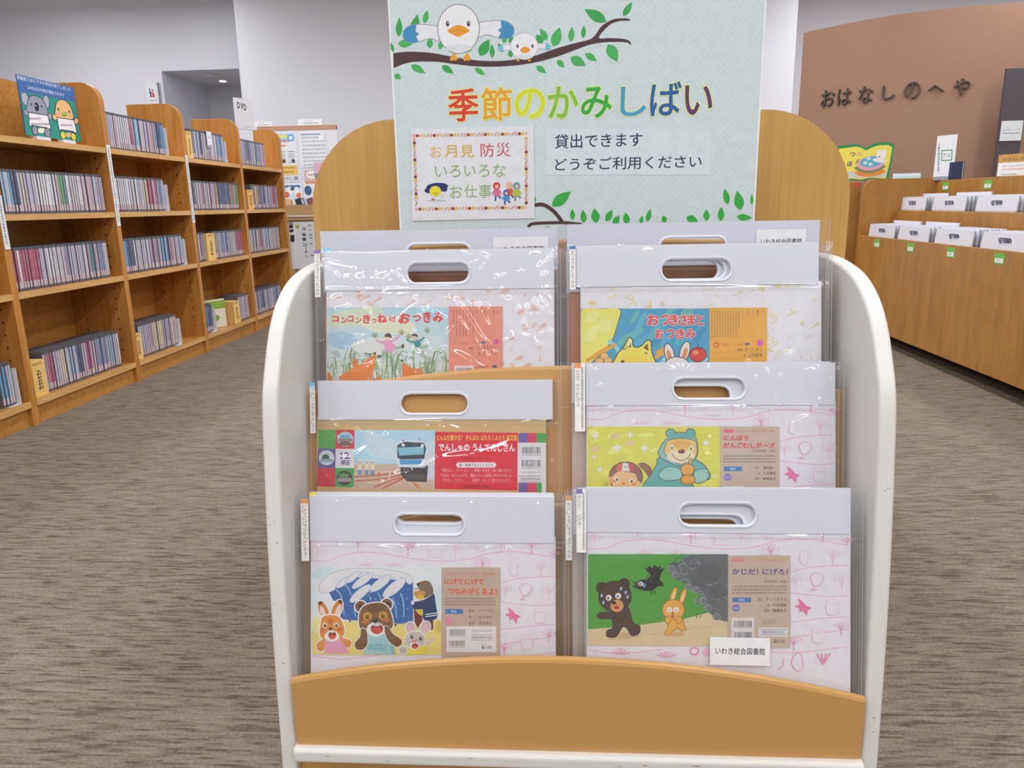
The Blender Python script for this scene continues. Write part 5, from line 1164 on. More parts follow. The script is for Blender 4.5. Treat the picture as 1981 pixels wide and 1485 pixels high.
# ---- middle left: train driver
SRC_ML = [(90, 430), (1742, 430), (1742, 985), (86, 950)]; DST_ML = [(-.3953, .6234), (-.022, .6229), (-.0226, .499), (-.3982, .505)]
def art_ML(A):
    A.rect(86, 400, 1742, 1400, 'c7a673')
    A.poly([(95, 488), (225, 490), (222, 626), (94, 626)], '5aa04e'); A.poly([(225, 490), (358, 491), (356, 628), (222, 626)], 'c93a45'); A.poly([(94, 626), (222, 626), (220, 766), (90, 764)], '6a5a9c'); A.poly([(222, 626), (356, 628), (355, 767), (220, 766)], 'd6d0d8'); A.poly([(90, 764), (220, 766), (218, 902), (86, 898)], 'c93a45'); A.poly([(220, 766), (355, 767), (353, 906), (218, 902)], '4a9a4c')
    A.ell(292, 558, 58, 54, 'a9c4d4'); A.rect(240, 552, 345, 575, '8a8078'); A.ell(292, 590, 45, 18, '7a5f55'); A.rect(255, 528, 330, 548, '6aa3c4'); A.ell(156, 692, 56, 54, 'c4d0cf'); A.ell(150, 690, 26, 24, '47505a'); A.rect(112, 700, 200, 722, '8aa0a8'); A.ell(286, 838, 57, 52, '4a443e'); A.rect(236, 838, 335, 866, '9a938c'); A.ell(280, 820, 40, 16, '6a8f5c')
    A.text('12', 256, 652, 325, 700, '4f4a80', .03); A.text('場面', 258, 708, 325, 745, '5f5a8a', .02)
    A.rect(358, 492, 940, 920, 'a9cadc'); A.poly([(358, 740), (660, 735), (940, 690), (940, 920), (356, 918)], 'c3a994'); A.ell(560, 620, 120, 80, 'b9d2de'); A.poly([(420, 492), (720, 620), (940, 560), (940, 700), (700, 740), (480, 650)], 'bccfd8')
    for pts in ([(358, 830), (560, 815), (660, 800)], [(360, 860), (560, 845), (700, 815)], [(500, 905), (640, 850), (720, 830)], [(560, 915), (680, 855), (720, 835)]): A.line(pts, 10, 'b5624f')
    A.line([(780, 870), (830, 915)], 14, 'c9784c', False); A.line([(370, 800), (650, 790)], 5, 'd2c0b0', False); A.rect(858, 650, 935, 850, 'c3c9cd'); A.line([(855, 720), (940, 700)], 6, 'a5b0b6', False)
    A.poly([(690, 760), (890, 750), (880, 868), (740, 862), (690, 810)], '3d3a3a'); A.rect(720, 810, 870, 850, '55504e')
    A.blob([(665, 640), (672, 590), (720, 570), (800, 566), (860, 580), (880, 640), (868, 745), (850, 762), (690, 758), (668, 745)], 'd0d3d6'); A.poly([(668, 600), (720, 576), (862, 584), (876, 625), (862, 700), (690, 705), (668, 690)], '3a4450'); A.poly([(672, 618), (860, 612), (858, 668), (680, 676)], '7fb0c4'); A.poly([(682, 708), (846, 704), (842, 738), (690, 742)], '4f96c9'); A.ell(710, 600, 11, 11, 'e2e6e8'); A.ell(848, 604, 11, 11, 'e2e6e8'); A.rect(745, 592, 800, 606, '2a3440'); A.ell(710, 568, 7, 7, 'c04a3c'); A.line([(825, 570), (828, 548)], 5, '5a5a5e', False)
    for x in (396, 446, 488):
        A.ell(x, 722, 14, 15, 'd0aa86'); A.poly([(x - 16, 736), (x + 16, 736), (x + 15, 782), (x - 15, 782)], 'd5ccb8'); A.poly([(x - 14, 780), (x + 14, 780), (x + 12, 815), (x - 12, 815)], '6a8cb8'); A.rect(x - 14, 706, x + 14, 716, 'd9d4c0'); A.line([(x - 18, 745), (x - 24, 775)], 6, 'cfae88', False)
    A.poly([(525, 815), (535, 790), (546, 815)], 'd05a3c')
    A.poly([(942, 505), (1540, 512), (1535, 928), (938, 916)], 'cf2638'); A.text('どんな仕事かな？ がんばれ はたらく人たち 紙芝居', 952, 526, 1532, 568, 'dccb48', .01, 2)
    A.text('でんしゃの', 965, 590, 1190, 645, 'e2dcdc', .035, 3); A.text('うんてんしさん', 1212, 590, 1518, 648, 'e2dcdc', .035, 3); A.text('鎌田歩・作　絵', 1148, 686, 1330, 712, '7c2430', 0, 1)
    A.ell(1112, 744, 18, 19, 'dcd6d6'); A.ell(1364, 744, 18, 19, 'dcd6d6'); A.rect(1112, 725, 1364, 763, 'dcd6d6'); A.text('駅・鉄道ではたらく人たち', 1116, 733, 1362, 756, '4a3a40', .01, 2)
    A.text('「車両よし！ライトよし！」車両の安全を丁寧に確かめると、', 985, 768, 1500, 798, 'dba8ac', 0, 1); A.text('「今日も一日たのんだぞ」運転士さんは電車に声をかけました。', 978, 806, 1502, 834, 'dba8ac', 0, 1); A.text('ガタタン、ガタタン……、電車が、ゆっくり動きはじめます。', 990, 842, 1492, 868, 'dba8ac', 0, 1); A.scrib(1135, 900, 1340, 18, '7c2430', 3)
    for y0, y1 in ((514, 582), (872, 940)):
        A.rect(1545, y0, 1610, y1, '6a5a9c'); A.rect(1610, y0, 1675, y1, 'c93a5c'); A.rect(1675, y0, 1742, y1, '3f9a4c')
    A.rect(1537, 582, 1742, 872, 'd3d0d2'); A.rect(1712, 870, 1742, 1300, 'd3d0d2'); A.barcode(1568, 614, 1706, 662, '55525a', 6); A.barcode(1568, 708, 1706, 756, '55525a', 7); A.scrib(1570, 672, 1706, 10, '8a868c', 8); A.scrib(1570, 766, 1706, 10, '8a868c', 9); A.scrib(1568, 798, 1702, 10, 'a09ca2', 10)
    A.line([(1545, 824), (1708, 822)], 4, '6a6a72', False); A.line([(1545, 866), (1708, 866)], 4, '6a6a72', False); A.text('図書館専用貸出物', 1560, 834, 1700, 856, '55566a', 0, 1)
RM = rmap(SRC_ML, DST_ML, [([(160, 475), (215, 490), (245, 470), (185, 448)], .0009, .0012), ([(200, 690), (330, 690), (450, 620), (520, 560), (640, 520), (800, 490), (900, 462), (1000, 450)], .0011, .0014), ([(440, 500), (490, 525), (600, 520)], .0009, .0012), ([(1000, 455), (985, 530)], .0012, .002), ([(1015, 450), (1130, 488)], .0008, .001), ([(930, 712), (1000, 685), (1230, 660)], .0012, .0014), ([(380, 810), (410, 870), (560, 872), (720, 820), (900, 730), (1240, 660), (1650, 535)], .0010, .0012), ([(595, 860), (650, 815), (750, 785)], .0011, .0014),
     ([(345, 940), (380, 920)], .0012, .002), ([(1265, 472), (1400, 460), (1600, 440)], .0008, .001), ([(190, 540), (260, 548)], .0009, .001), ([(1640, 718), (1590, 800), (1560, 855)], .0010, .0013), ([(1745, 476), (1830, 452)], .0009, .0012), ([(1790, 690), (1780, 860), (1800, 930)], .0010, .0014), ([(95, 425), (1840, 425)], .0006, .0008), ([(310, 440), (330, 470), (300, 510)], .0008, .001), ([(360, 470), (405, 515), (380, 540)], .0009, .001), ([(150, 810), (240, 915)], .0008, .001), ([(820, 600), (760, 650), (900, 620)], .0010, .003)])
pouch('story pouch of a train with a red title panel, middle left of the rack', 1.024, -.393, .690, .382, .0635, (-.2563, .6677, -.1477, .6369), .3735, .27, -.3955, (-.4065, -.0005), .356, (SRC_ML, DST_ML, art_ML), RM, 13, 'c7a673', 'b99a68',
      tabt='でんしゃのうんてんしさん', tab=(-.4052, .687, -.3965, .6048), tabc='7cc0d8')

# ---- middle right: bear in a blue-green hood
SRC_MR = [(185, 322), (1832, 325), (1830, 850), (188, 850)]; DST_MR = [(.042, .6522), (.4253, .6505), (.426, .5271), (.0423, .5255)]
def art_MR(A):
    pink_ground(A, (185, 290, 1832, 1400), .965, 190 - 118 * .965, 322 - 428 * .965)
    A.clip = (190, 460, 1070, 1000); A.rect(190, 460, 1070, 1000, 'cfca58'); A.tf(.4827, 136.6, 375.7); rg = random.Random(4)
    for k in range(34): A.ell(rg.uniform(180, 1850), rg.uniform(220, 1100), rg.uniform(60, 150), rg.uniform(20, 55), rg.choice(['d6d264', 'c8c450', 'd8d87c', 'cfc44a']), rg.uniform(-25, 10))
    for x, y in ((490, 310), (700, 400), (230, 480)): A.ell(x, y, 70, 42, 'd3bb8c', -20)
    for x, y, r_ in ((225, 305, 62), (525, 465, 72), (895, 470, 72), (700, 290, 58), (1740, 395, 62), (205, 590, 40), (285, 765, 48), (1715, 985, 30)):
        A.poly([(x, y - r_), (x + r_ * .28, y - r_ * .28), (x + r_, y), (x + r_ * .28, y + r_ * .28), (x, y + r_), (x - r_ * .28, y + r_ * .28), (x - r_, y), (x - r_ * .28, y - r_ * .28)], 'd9d6da')
    T1, T2, O = '69a6a2', '84b6b4', '55504c'
    A.blob([(860, 1030), (960, 860), (1060, 700), (1110, 590), (1500, 600), (1690, 680), (1790, 820), (1770, 900), (1560, 940), (1550, 1060), (1100, 1060)], T1, line=10, lc=O)
    A.blob([(1110, 590), (1090, 500), (1180, 360), (1300, 270), (1400, 255), (1560, 290), (1620, 400), (1620, 560), (1560, 640), (1400, 715), (1200, 650)], T2, line=10, lc=O)
    for cx, cy in ((1255, 265), (1525, 262)): A.ell(cx, cy, 66, 58, T1, line=10, lc=O)
    A.blob([(1200, 330), (1300, 280), (1420, 270), (1560, 290), (1580, 340), (1400, 335), (1230, 360)], T1)
    A.blob([(1165, 520), (1210, 380), (1300, 345), (1440, 340), (1590, 370), (1612, 470), (1605, 570), (1520, 640), (1380, 690), (1240, 610)], 'd8b878', line=9, lc='6a5a48'); A.ell(1390, 585, 190, 88, 'dcccac'); A.ell(1400, 420, 150, 60, 'd3a95c')
    A.ell(1402, 515, 48, 30, '6a4440'); A.ell(1390, 505, 14, 8, '9a7a78')
    for x, y in ((1272, 470), (1532, 480)): A.ell(x, y, 30, 50, 'd9cdb8'); A.ell(x, y, 10, 20, '3a3634')
    A.line([(1270, 540), (1310, 600), (1400, 640), (1480, 610), (1525, 545)], 9, '4a403a')
    A.blob([(1090, 850), (1140, 760), (1250, 720), (1390, 760), (1395, 880), (1200, 915)], '8fbcb4', line=9, lc=O); A.blob([(1570, 800), (1650, 755), (1755, 760), (1775, 860), (1700, 935), (1590, 940)], '8fbcb4', line=9, lc=O)
    for k in range(14): A.line([(1130 + (k % 7) * 38, 800 + (k // 7) * 50), (1150 + (k % 7) * 38, 820 + (k // 7) * 50), (1130 + (k % 7) * 38, 845 + (k // 7) * 50)], 6, 'bcd6cf')
    for k in range(6): A.line([(1610 + (k % 3) * 48, 800 + (k // 3) * 60), (1630 + (k % 3) * 48, 825 + (k // 3) * 60), (1610 + (k % 3) * 48, 850 + (k // 3) * 60)], 6, 'bcd6cf')
    A.ell(1485, 765, 92, 82, 'd9a04a', line=8, lc='6a5236'); A.ell(1525, 650, 24, 40, 'd0a25c', line=8, lc='6a5236'); A.ell(1490, 900, 98, 68, 'd9993f', line=8, lc='6a5236')
    # girl with a headband
    A.blob([(820, 690), (900, 678), (980, 740), (990, 830), (955, 855), (900, 780)], '8f6a58', line=8, lc='5a4034'); A.ell(640, 860, 230, 205, '8a6656', line=9, lc='5a4034'); A.ell(430, 900, 34, 50, 'd3a878'); A.ell(805, 955, 40, 40, 'd9b48a')
    A.blob([(450, 940), (455, 840), (540, 785), (740, 790), (790, 870), (800, 960), (760, 1090), (520, 1090)], 'dcb386'); A.blob([(440, 880), (470, 740), (560, 690), (740, 690), (830, 780), (845, 880), (780, 830), (700, 800), (560, 785), (480, 830)], '8a6656')
    A.poly([(530, 690), (600, 675), (585, 780), (510, 775)], 'cf6a5c'); A.poly([(600, 675), (670, 675), (695, 785), (585, 780)], 'd6d4cc'); A.poly([(670, 678), (740, 690), (755, 790), (695, 785)], 'c9525c'); A.rect(615, 715, 670, 735, '8fae9c'); A.line([(600, 690), (640, 650), (700, 655)], 8, 'cfc9c0')
    for x, y in ((522, 900), (722, 925)): A.ell(x, y, 32, 42, 'ded2c2'); A.ell(x, y, 13, 20, '3d3a38')
    A.ell(475, 920, 34, 18, 'd98a5c'); A.ell(745, 965, 34, 18, 'd98a5c'); A.ell(608, 955, 22, 12, 'b8764c'); A.line([(560, 985), (600, 1010), (660, 1000)], 7, 'a05a4a')
    A.line([(360, 930), (362, 985)], 5, '7a7a6a', False); A.line([(384, 930), (386, 985)], 5, '7a7a6a', False); A.line([(320, 972), (400, 970)], 5, '7a7a6a', False)
    A.tf(); A.clip = None; A.rect(1070, 460, 1460, 1000, 'bfa99b')
    A.ell(1102, 489, 12, 11, 'd95f7c'); A.ell(1150, 489, 12, 11, 'd95f7c'); A.rect(1102, 478, 1150, 500, 'd95f7c'); A.scrib(1170, 490, 1268, 9, 'c9808c', 2); A.text('あんぜん紙しばい', 1278, 479, 1432, 499, 'c9545e', 0, 1)
    A.text('にんぽう', 1093, 516, 1254, 552, 'cc3f38', .03, 3); A.text('だんごむしポーズ', 1090, 566, 1430, 602, 'cc3f38', .03, 3); A.text('（防災教育・地震）', 1285, 611, 1438, 629, '5a4d46', 0, 1)
    for y, s_ in ((655, 4), (674, 5), (693, 6)): A.scrib(1092, y, 1435, 12, '83746a', s_)
    A.rect(1092, 724, 1213, 754, '4a78b4'); A.text('防災', 1134, 731, 1170, 748, 'c8d4e0', .01, 1); A.ell(1118, 794, 25, 25, '8a7cc0'); A.scrib(1102, 795, 1134, 11, 'b3add2', 7)
    for y, a, b_ in ((732, '脚本／', '津田真一'), (768, '絵／', '土田義晴'), (804, '監修／', '藤實智子')): A.text(a, 1300 if len(a) > 2 else 1318, y - 8, 1340, y + 8, '57493f', 0, 1); A.text(b_, 1350, y - 10, 1436, y + 10, '57493f', .005, 1)
    A.rect(1092, 853, 1230, 1000, 'd6d0d0')
RMR = rmap(SRC_MR, DST_MR, [([(785, 85), (800, 62), (840, 70), (880, 98), (950, 85), (1010, 60)], .0010, .0011), ([(640, 88), (740, 82), (770, 95)], .0008, .001), ([(1365, 70), (1390, 150), (1400, 270), (1425, 275), (1360, 280)], .0011, .0013), ([(1620, 100), (1710, 88), (1670, 100), (1715, 160), (1750, 275), (1690, 280)], .0012, .0014), ([(1450, 110), (1520, 225)], .0009, .0012), ([(260, 215), (295, 180)], .001, .0013), ([(1530, 455), (1600, 410), (1668, 392)], .0011, .0014), ([(1190, 345), (1320, 365), (1440, 370)], .0009, .0012), ([(480, 430), (520, 450), (545, 455)], .001, .002), ([(980, 530), (1040, 565)], .0010, .0012), ([(965, 640), (1005, 660)], .001, .0012), ([(150, 130), (230, 90), (250, 70)], .001, .002), ([(180, 330), (1880, 330)], .0006, .0008), ([(1850, 60), (1845, 240)], .0010, .0013), ([(1865, 300), (1860, 800)], .0006, .001), ([(1290, 120), (1330, 205)], .0008, .001), ([(345, 340), (420, 355)], .0007, .001), ([(700, 400), (640, 378)], .0007, .001), ([(1790, 140), (1800, 150)], .001, .001)])
pouch('story pouch of a cartoon bear in a blue-green hood on yellow, middle right', 1.009, .0413, .7178, .3825, .0652, (.1781, .6938, .287, .6638), .3835, .27, .042, (.0235, .4368), .356, (SRC_MR, DST_MR, art_MR), RMR, 14,
      tabt='にんぽう　だんごむしポーズ', tab=(.0240, .7195, .0400, .612), tabc='d98a5c', tab2=True)

# ---- top left: running children and foxes
SRC_TL = [(160, 520), (1872, 500), (1870, 1080), (172, 1080)]; DST_TL = [(-.3873, .831), (-.0081, .8306), (-.0091, .7045), (-.3866, .7068)]
def art_TL(A):
    sprig_ground(A, (160, 480, 1872, 1900), 'd9b4a2', 'd9c6ba', 21)
    A.clip = (170, 640, 1082, 1260); A.rect(170, 640, 1082, 1260, 'a9c8d2', 'd3d2ce'); A.tf(.7254, 116.5, 582.6)
    A.ell(350, 180, 320, 90, 'c5cdb4', -10); A.ell(230, 420, 170, 90, '9fbdd0', 10); A.ell(700, 260, 330, 90, 'd4d4bc', 8); A.ell(1150, 330, 190, 120, 'b4cdd0'); A.ell(1200, 140, 130, 40, 'a4c4d6'); A.ell(1000, 430, 300, 80, 'c4d0d2'); A.ell(620, 480, 300, 90, 'd0d2d0')
    red = 'cf4348'
    for ch, x0, x1, y0, y1 in (('コ', 118, 192, 168, 228), ('ン', 216, 288, 178, 240), ('コ', 285, 345, 165, 228), ('ン', 368, 428, 180, 240), ('き', 440, 520, 150, 245), ('つ', 530, 582, 195, 240), ('ね', 590, 690, 150, 240), ('の', 708, 782, 165, 232), ('お', 808, 930, 130, 245), ('つ', 955, 1045, 155, 225), ('き', 1065, 1145, 120, 238), ('み', 1165, 1275, 130, 232)): A.text(ch, x0, y0, x1, y1, red, .045, 2)
    G = ['8fa978', 'a5b892', '7c9a6c', 'c4c8b4', '6f7f5a']; rg = random.Random(6)
    for x0, x1, n_ in ((80, 420, 44), (540, 860, 44), (940, 1325, 48)):
        for k in range(n_):
            x = rg.uniform(x0, x1); ln = rg.uniform(60, 220); dx = rg.uniform(-130, 130); y0 = rg.uniform(700, 900)
            A.line([(x, y0), (x + dx * .35, y0 - ln), (x + dx, y0 - ln * .9)], rg.uniform(6, 18), rg.choice(G), True, .7)
    for x, y in ((280, 560), (120, 540), (700, 640), (1080, 600), (1000, 540), (1240, 590)):
        for k in range(6): A.line([(x + k * 9, y + k * 10), (x + 70 + k * 5, y - 14 + k * 13)], 3, '8c8478')
    A.poly([(190, 800), (330, 710), (430, 660), (500, 600), (575, 558), (572, 640), (545, 760), (530, 840), (520, 900), (240, 900)], 'd67a2f'); A.ell(362, 655, 32, 42, 'd0752e'); A.ell(568, 552, 12, 11, '3a2a22'); A.poly([(480, 690), (505, 690), (490, 705)], 'd8d6d0')
    for y in (590, 570, 560): A.line([(530, y), (455, y - 15)], 4, '55483c', False)
    A.poly([(850, 640), (900, 680), (985, 715), (1030, 705), (1060, 735), (1065, 790), (960, 860), (900, 900), (850, 900)], 'd67a2f'); A.ell(848, 628, 12, 12, '3a2a22'); A.ell(995, 742, 14, 15, 'd8d6d0'); A.ell(1000, 740, 7, 8, '33302c'); A.poly([(560, 820), (620, 780), (640, 840), (580, 880)], 'd67a2f'); A.poly([(75, 740), (130, 800), (120, 900), (75, 900)], 'd67a2f')
    def kid(pts_top, c_top, head, hair, arms, legs, cl):
        for a in arms: A.line(a, 16, c_top)
        for l in legs: A.line(l, 22, cl)
        A.poly(pts_top, c_top); A.ell(head[0], head[1], head[2], head[2] * 1.05, 'd9bfa4'); A.blob(hair, '4a4238')
    kid([(655, 425), (715, 405), (745, 440), (790, 490), (730, 545), (680, 535)], 'd795b8', (690, 395, 30), [(665, 380), (680, 355), (715, 345), (740, 375), (755, 395), (715, 385)], [[(670, 440), (620, 435), (580, 415)], [(730, 425), (775, 405), (815, 375)]], [[(690, 540), (650, 565), (625, 585)], [(770, 500), (815, 490), (850, 480)]], '8fae98')
    A.ell(612, 585, 24, 12, '4f4a44'); A.ell(855, 478, 14, 22, '4f4a44')
    kid([(965, 430), (1015, 415), (1045, 455), (1010, 495), (980, 495)], '3f8a88', (975, 385, 28), [(945, 375), (960, 352), (1000, 358), (1008, 385), (975, 372)], [[(975, 435), (930, 430), (895, 405)], [(1020, 425), (1055, 405), (1075, 385)]], [[(985, 490), (970, 525), (960, 560)], [(1020, 480), (1070, 485), (1110, 470)]], '93b886')
    for x, y in ((555, 350), (835, 320), (1100, 300), (905, 360)):
        for k in range(7): A.line([(x + 10, y + 40), (x - 30 + k * 12, y - 20 + abs(k - 3) * 9)], 4, ['9a9a5c', '7f8f62', 'a58f5c'][k % 3], False)
    A.tf(); A.clip = None; A.rect(1082, 632, 1484, 1300, 'd98a76'); A.tf(.7254, 116.5, 582.6)
    for k in range(8): A.scrib(105, 1380 + k * 34, 260 if k == 0 else (385 if k < 7 else 150), 16, 'b0665a', k, True)
    A.vtext('脚本', 1795, 105, 150, 24, '7c4a44'); A.vtext('文化', 1705, 110, 180, 22, '8a4a44'); A.vtext('新', 1842, 105, 150, 24, 'c4605a'); A.ell(1825, 432, 32, 30, 'cf5f92'); A.ell(1398, 455, 20, 22, 'd9805c'); A.text('教育画劇　こどもの行事', 1450, 435, 1650, 460, 'c45a5a', 0, 1); A.ell(1690, 440, 24, 13, '5a6a8a')
    A.text('脚本', 1540, 488, 1590, 510, '5a3a3a', 0, 1); A.text('よこみちけいこ', 1620, 470, 1850, 512, '7a4a48', 0, 1); A.text('絵', 1635, 545, 1658, 568, '5a3a3a', 0, 1); A.text('かりきりん', 1690, 530, 1830, 570, '7a4a48', 0, 1)
    A.line([(1345, 522), (1870, 522)], 2, 'c47a6a', False); A.line([(1345, 585), (1870, 585)], 2, 'c47a6a', False); A.rect(1390, 680, 1590, 860, 'd6ccc8'); A.barcode(1405, 704, 1570, 732, '6a6266', 3); A.scrib(1600, 695, 1730, 18, '9a5a50', 4); A.ell(1805, 690, 26, 18, '55606a')
    A.tf()
RT = rmap(SRC_TL, DST_TL, [([(220, 675), (300, 655), (355, 625)], .0009, .0011), ([(690, 655), (790, 600), (845, 568)], .0011, .0012), ([(640, 775), (740, 690), (860, 600)], .0012, .0013), ([(450, 640), (480, 680), (495, 735)], .0010, .0013), ([(870, 770), (880, 710), (920, 655)], .0013, .0018), ([(950, 665), (1000, 700), (1068, 740)], .0011, .0014), ([(1075, 570), (1130, 620), (1165, 740), (1290, 900), (1340, 990), (1410, 1045)], .0013, .0014), ([(1100, 560), (1180, 640), (1300, 830), (1380, 915), (1410, 912)], .0012, .0013), ([(1230, 605), (1320, 670), (1390, 815)], .0010, .0012), ([(1325, 612), (1385, 668)], .0010, .0012), ([(1130, 765), (1060, 850), (935, 910), (950, 965), (1100, 975), (1200, 1020), (1270, 1075), (1360, 1100)], .0013, .0015),
     ([(1495, 950), (1540, 880), (1600, 845), (1700, 870), (1795, 950)], .0013, .0017), ([(290, 972), (350, 965), (400, 920), (455, 900)], .0012, .0015), ([(265, 878), (370, 875), (450, 850)], .0008, .001), ([(650, 905), (740, 860), (850, 812)], .0012, .0014), ([(330, 1102), (450, 1090), (560, 1040)], .0009, .0011), ([(540, 1080), (700, 1030), (830, 1005)], .0010, .0012), ([(530, 1085), (700, 1055), (870, 1050)], .0008, .001), ([(800, 945), (860, 990), (940, 1015)], .0011, .0013), ([(1600, 665), (1640, 640), (1690, 650)], .0010, .0013), ([(1645, 730), (1650, 780), (1720, 820), (1800, 845)], .0011, .0013), ([(1715, 580), (1740, 630), (1800, 655), (1810, 630), (1760, 570)], .0012, .0014), ([(1480, 545), (1500, 580), (1555, 598)], .0012, .0014), ([(1490, 520), (1410, 520), (1415, 575)], .0011, .0014), ([(400, 550), (500, 532), (660, 530)], .0009, .0011), ([(560, 548), (700, 545), (800, 530)], .0008, .001), ([(190, 592), (250, 560), (285, 545)], .001, .0012),
     ([(130, 345), (215, 375), (265, 440)], .0012, .0014), ([(140, 295), (240, 330), (390, 355)], .0005, .001), ([(150, 215), (400, 232), (640, 225), (900, 222)], .0008, .001), ([(150, 240), (450, 240), (640, 250), (720, 270)], .0006, .001), ([(690, 380), (690, 395), (700, 400)], .0014, .002), ([(340, 436), (390, 434), (440, 442)], .0014, .0026), ([(535, 430), (575, 432), (610, 436)], .0014, .0024), ([(1250, 305), (1300, 290), (1330, 265), (1280, 255), (1210, 265)], .0010, .0011), ([(1200, 238), (1340, 250), (1365, 300), (1325, 380)], .0010, .0011), ([(1620, 375), (1740, 355), (1815, 285)], .0011, .0013), ([(1435, 445), (1450, 420), (1490, 398)], .0010, .0012), ([(1760, 408), (1800, 410)], .0013, .0024), ([(640, 460), (700, 420), (730, 440), (780, 470)], .0008, .001), ([(1370, 245), (1500, 250), (1740, 245)], .0007, .001), ([(1880, 215), (1870, 340), (1885, 480), (1865, 560)], .0012, .0012), ([(1895, 210), (1888, 400)], .001, .001), ([(1800, 520), (1830, 560), (1860, 600)], .001, .001), ([(1690, 700), (1870, 690)], .0009, .001), ([(1405, 1020), (1410, 990), (1450, 970)], .001, .001), ([(110, 880), (112, 910)], .0012, .002), ([(160, 505), (1880, 492)], .0005, .0008), ([(1840, 800), (1862, 870)], .001, .001), ([(470, 1180), (520, 1215)], .0006, .001)])
pouch('crinkled story pouch of two running children and orange foxes, upper left', 1.057, -.389, .8975, .3808, .0655, (-.2499, .8753, -.1467, .8433), .379, .27, -.3873, (-.4055, -.0015), .558, (SRC_TL, DST_TL, art_TL), RT, 15,
      tabt='コンコンきつねのおつきみ', tab=(-.4045, .899, -.3952, .8215), tabc='7a68b0')

# ---- top right: fox and rabbit under a yellow moon
SRC_TR = [(152, 515), (1800, 505), (1793, 1020), (152, 1020)]; DST_TR = [(.0347, .8336), (.4157, .8311), (.4151, .7116), (.0343, .7141)]
def art_TR(A):
    sprig_ground(A, (152, 480, 1800, 1800), 'd5c98c', 'd8d1ac', 33)
    A.clip = (155, 660, 1036, 1200); A.rect(155, 660, 1036, 1200, '4796b8'); rg = random.Random(9)
    for k in range(22): A.ell(rg.uniform(430, 1000), rg.uniform(680, 1020), rg.uniform(50, 110), rg.uniform(14, 34), rg.choice(['4f9fbe', '3f8cb2', '5aa8bc', '62ada8']), rg.uniform(-70, -20))
    A.blob([(155, 662), (290, 660), (422, 662), (408, 760), (380, 850), (340, 920), (250, 1010), (155, 1060)], 'd8d36a', line=7, lc='6a6a58')
    for x, y, rx, ry in ((230, 720, 60, 30), (320, 780, 50, 50), (220, 850, 50, 40), (260, 800, 40, 24)): A.ell(x, y, rx, ry, 'dcd88a', -20)
    for pts in ([(340, 880), (400, 930), (440, 1040)], [(700, 1040), (740, 980), (690, 960)], [(980, 1040), (1020, 1000)]): A.line(pts, 26, '8fc0c8')
    for x, y in ((300, 950), (240, 990), (350, 930), (690, 980), (720, 935)):
        A.line([(x - 50, y + 30), (x, y), (x + 40, y - 24)], 24, 'd59a3f')
    for x, y in ((310, 1000), (280, 1020), (340, 1015), (315, 985)): A.ell(x, y, 28, 22, 'd8b270', line=4, lc='a07a40')
    K = '4a4438'
    A.blob([(385, 1080), (400, 980), (450, 920), (480, 860), (505, 870), (515, 920), (560, 920), (605, 880), (632, 885), (640, 960), (660, 1080)], 'ddcf62', line=7, lc=K)
    A.poly([(462, 930), (495, 880), (500, 925)], '6f7a42'); A.poly([(580, 930), (612, 895), (618, 950)], '7c5a3c'); A.poly([(470, 912), (494, 868), (505, 880), (475, 930)], 'dcd8b0'); A.ell(520, 1000, 90, 60, 'dcc94e'); A.line([(440, 940), (465, 935)], 6, K); A.line([(590, 960), (612, 970)], 6, K); A.ell(440, 1024, 14, 10, K)
    for cx, cy, ro in ((760, 970, -14), (865, 955, 16)): A.ell(cx, cy, 32, 72, 'd8d2cc', ro, line=6, lc=K); A.ell(cx, cy + 14, 15, 44, 'd0865c', ro)
    A.ell(812, 1050, 86, 60, 'd9d3cc', line=6, lc=K)
    A.ell(955, 975, 56, 50, 'c9403a', line=6, lc='7a2c2a'); A.ell(940, 960, 20, 16, 'dc8a62'); A.line([(948, 930), (958, 898)], 6, K); A.line([(915, 935), (955, 940), (990, 928)], 5, '7a2c2a')
    red = 'd24a4a'
    for row, y0, y1, xs in (('おつきさまと', 700, 775, [(605, 690), (705, 755), (755, 820), (820, 885), (880, 940), (950, 995)]), ('おつきみ', 800, 865, [(660, 722), (740, 790), (800, 865), (870, 940)])):
        for ch, (a, b_) in zip(row, xs): A.text(ch, a, y0, b_, y1, red, .035, 2, 'd8c4c8', .045)
    A.clip = None; A.rect(1034, 655, 1428, 1200, 'd9a043')
    for k in range(11): A.scrib(675, 1050 + k * 18.5, 858 if k < 10 else 800, 11, 'a8803c', k, True)
    for k, (ch, c_) in enumerate((('新', 'cf6a4a'), ('脚本', '6a5040'), ('ほし', 'a06ab0'), ('文化', '8a6a50'), ('あした', '7aa0a0'))): A.vtext(ch, 1398 - k * 33, 668, 668 + 22 * len(ch), 17, c_)
    A.ell(1380, 895, 23, 22, 'c860a8'); A.ell(1080, 910, 20, 20, 'cf6a3a'); A.ell(1080, 910, 10, 10, 'd9a043'); A.text('教育画劇　こどもの行事', 1118, 896, 1262, 916, 'c4703a', 0, 1); A.ell(1292, 903, 19, 9, '6a6a80')
    A.text('脚本', 1225, 935, 1262, 950, '5a4426', 0, 1); A.text('あべしまこ', 1276, 926, 1394, 952, '5a4426', 0, 1); A.text('絵', 1266, 972, 1282, 988, '5a4426', 0, 1); A.text('土田義晴', 1298, 964, 1394, 990, '6a5a48', 0, 1); A.line([(1045, 960), (1420, 955)], 2, 'c08c38', False); A.line([(1045, 1000), (1420, 995)], 2, 'c08c38', False)
    A.tf()
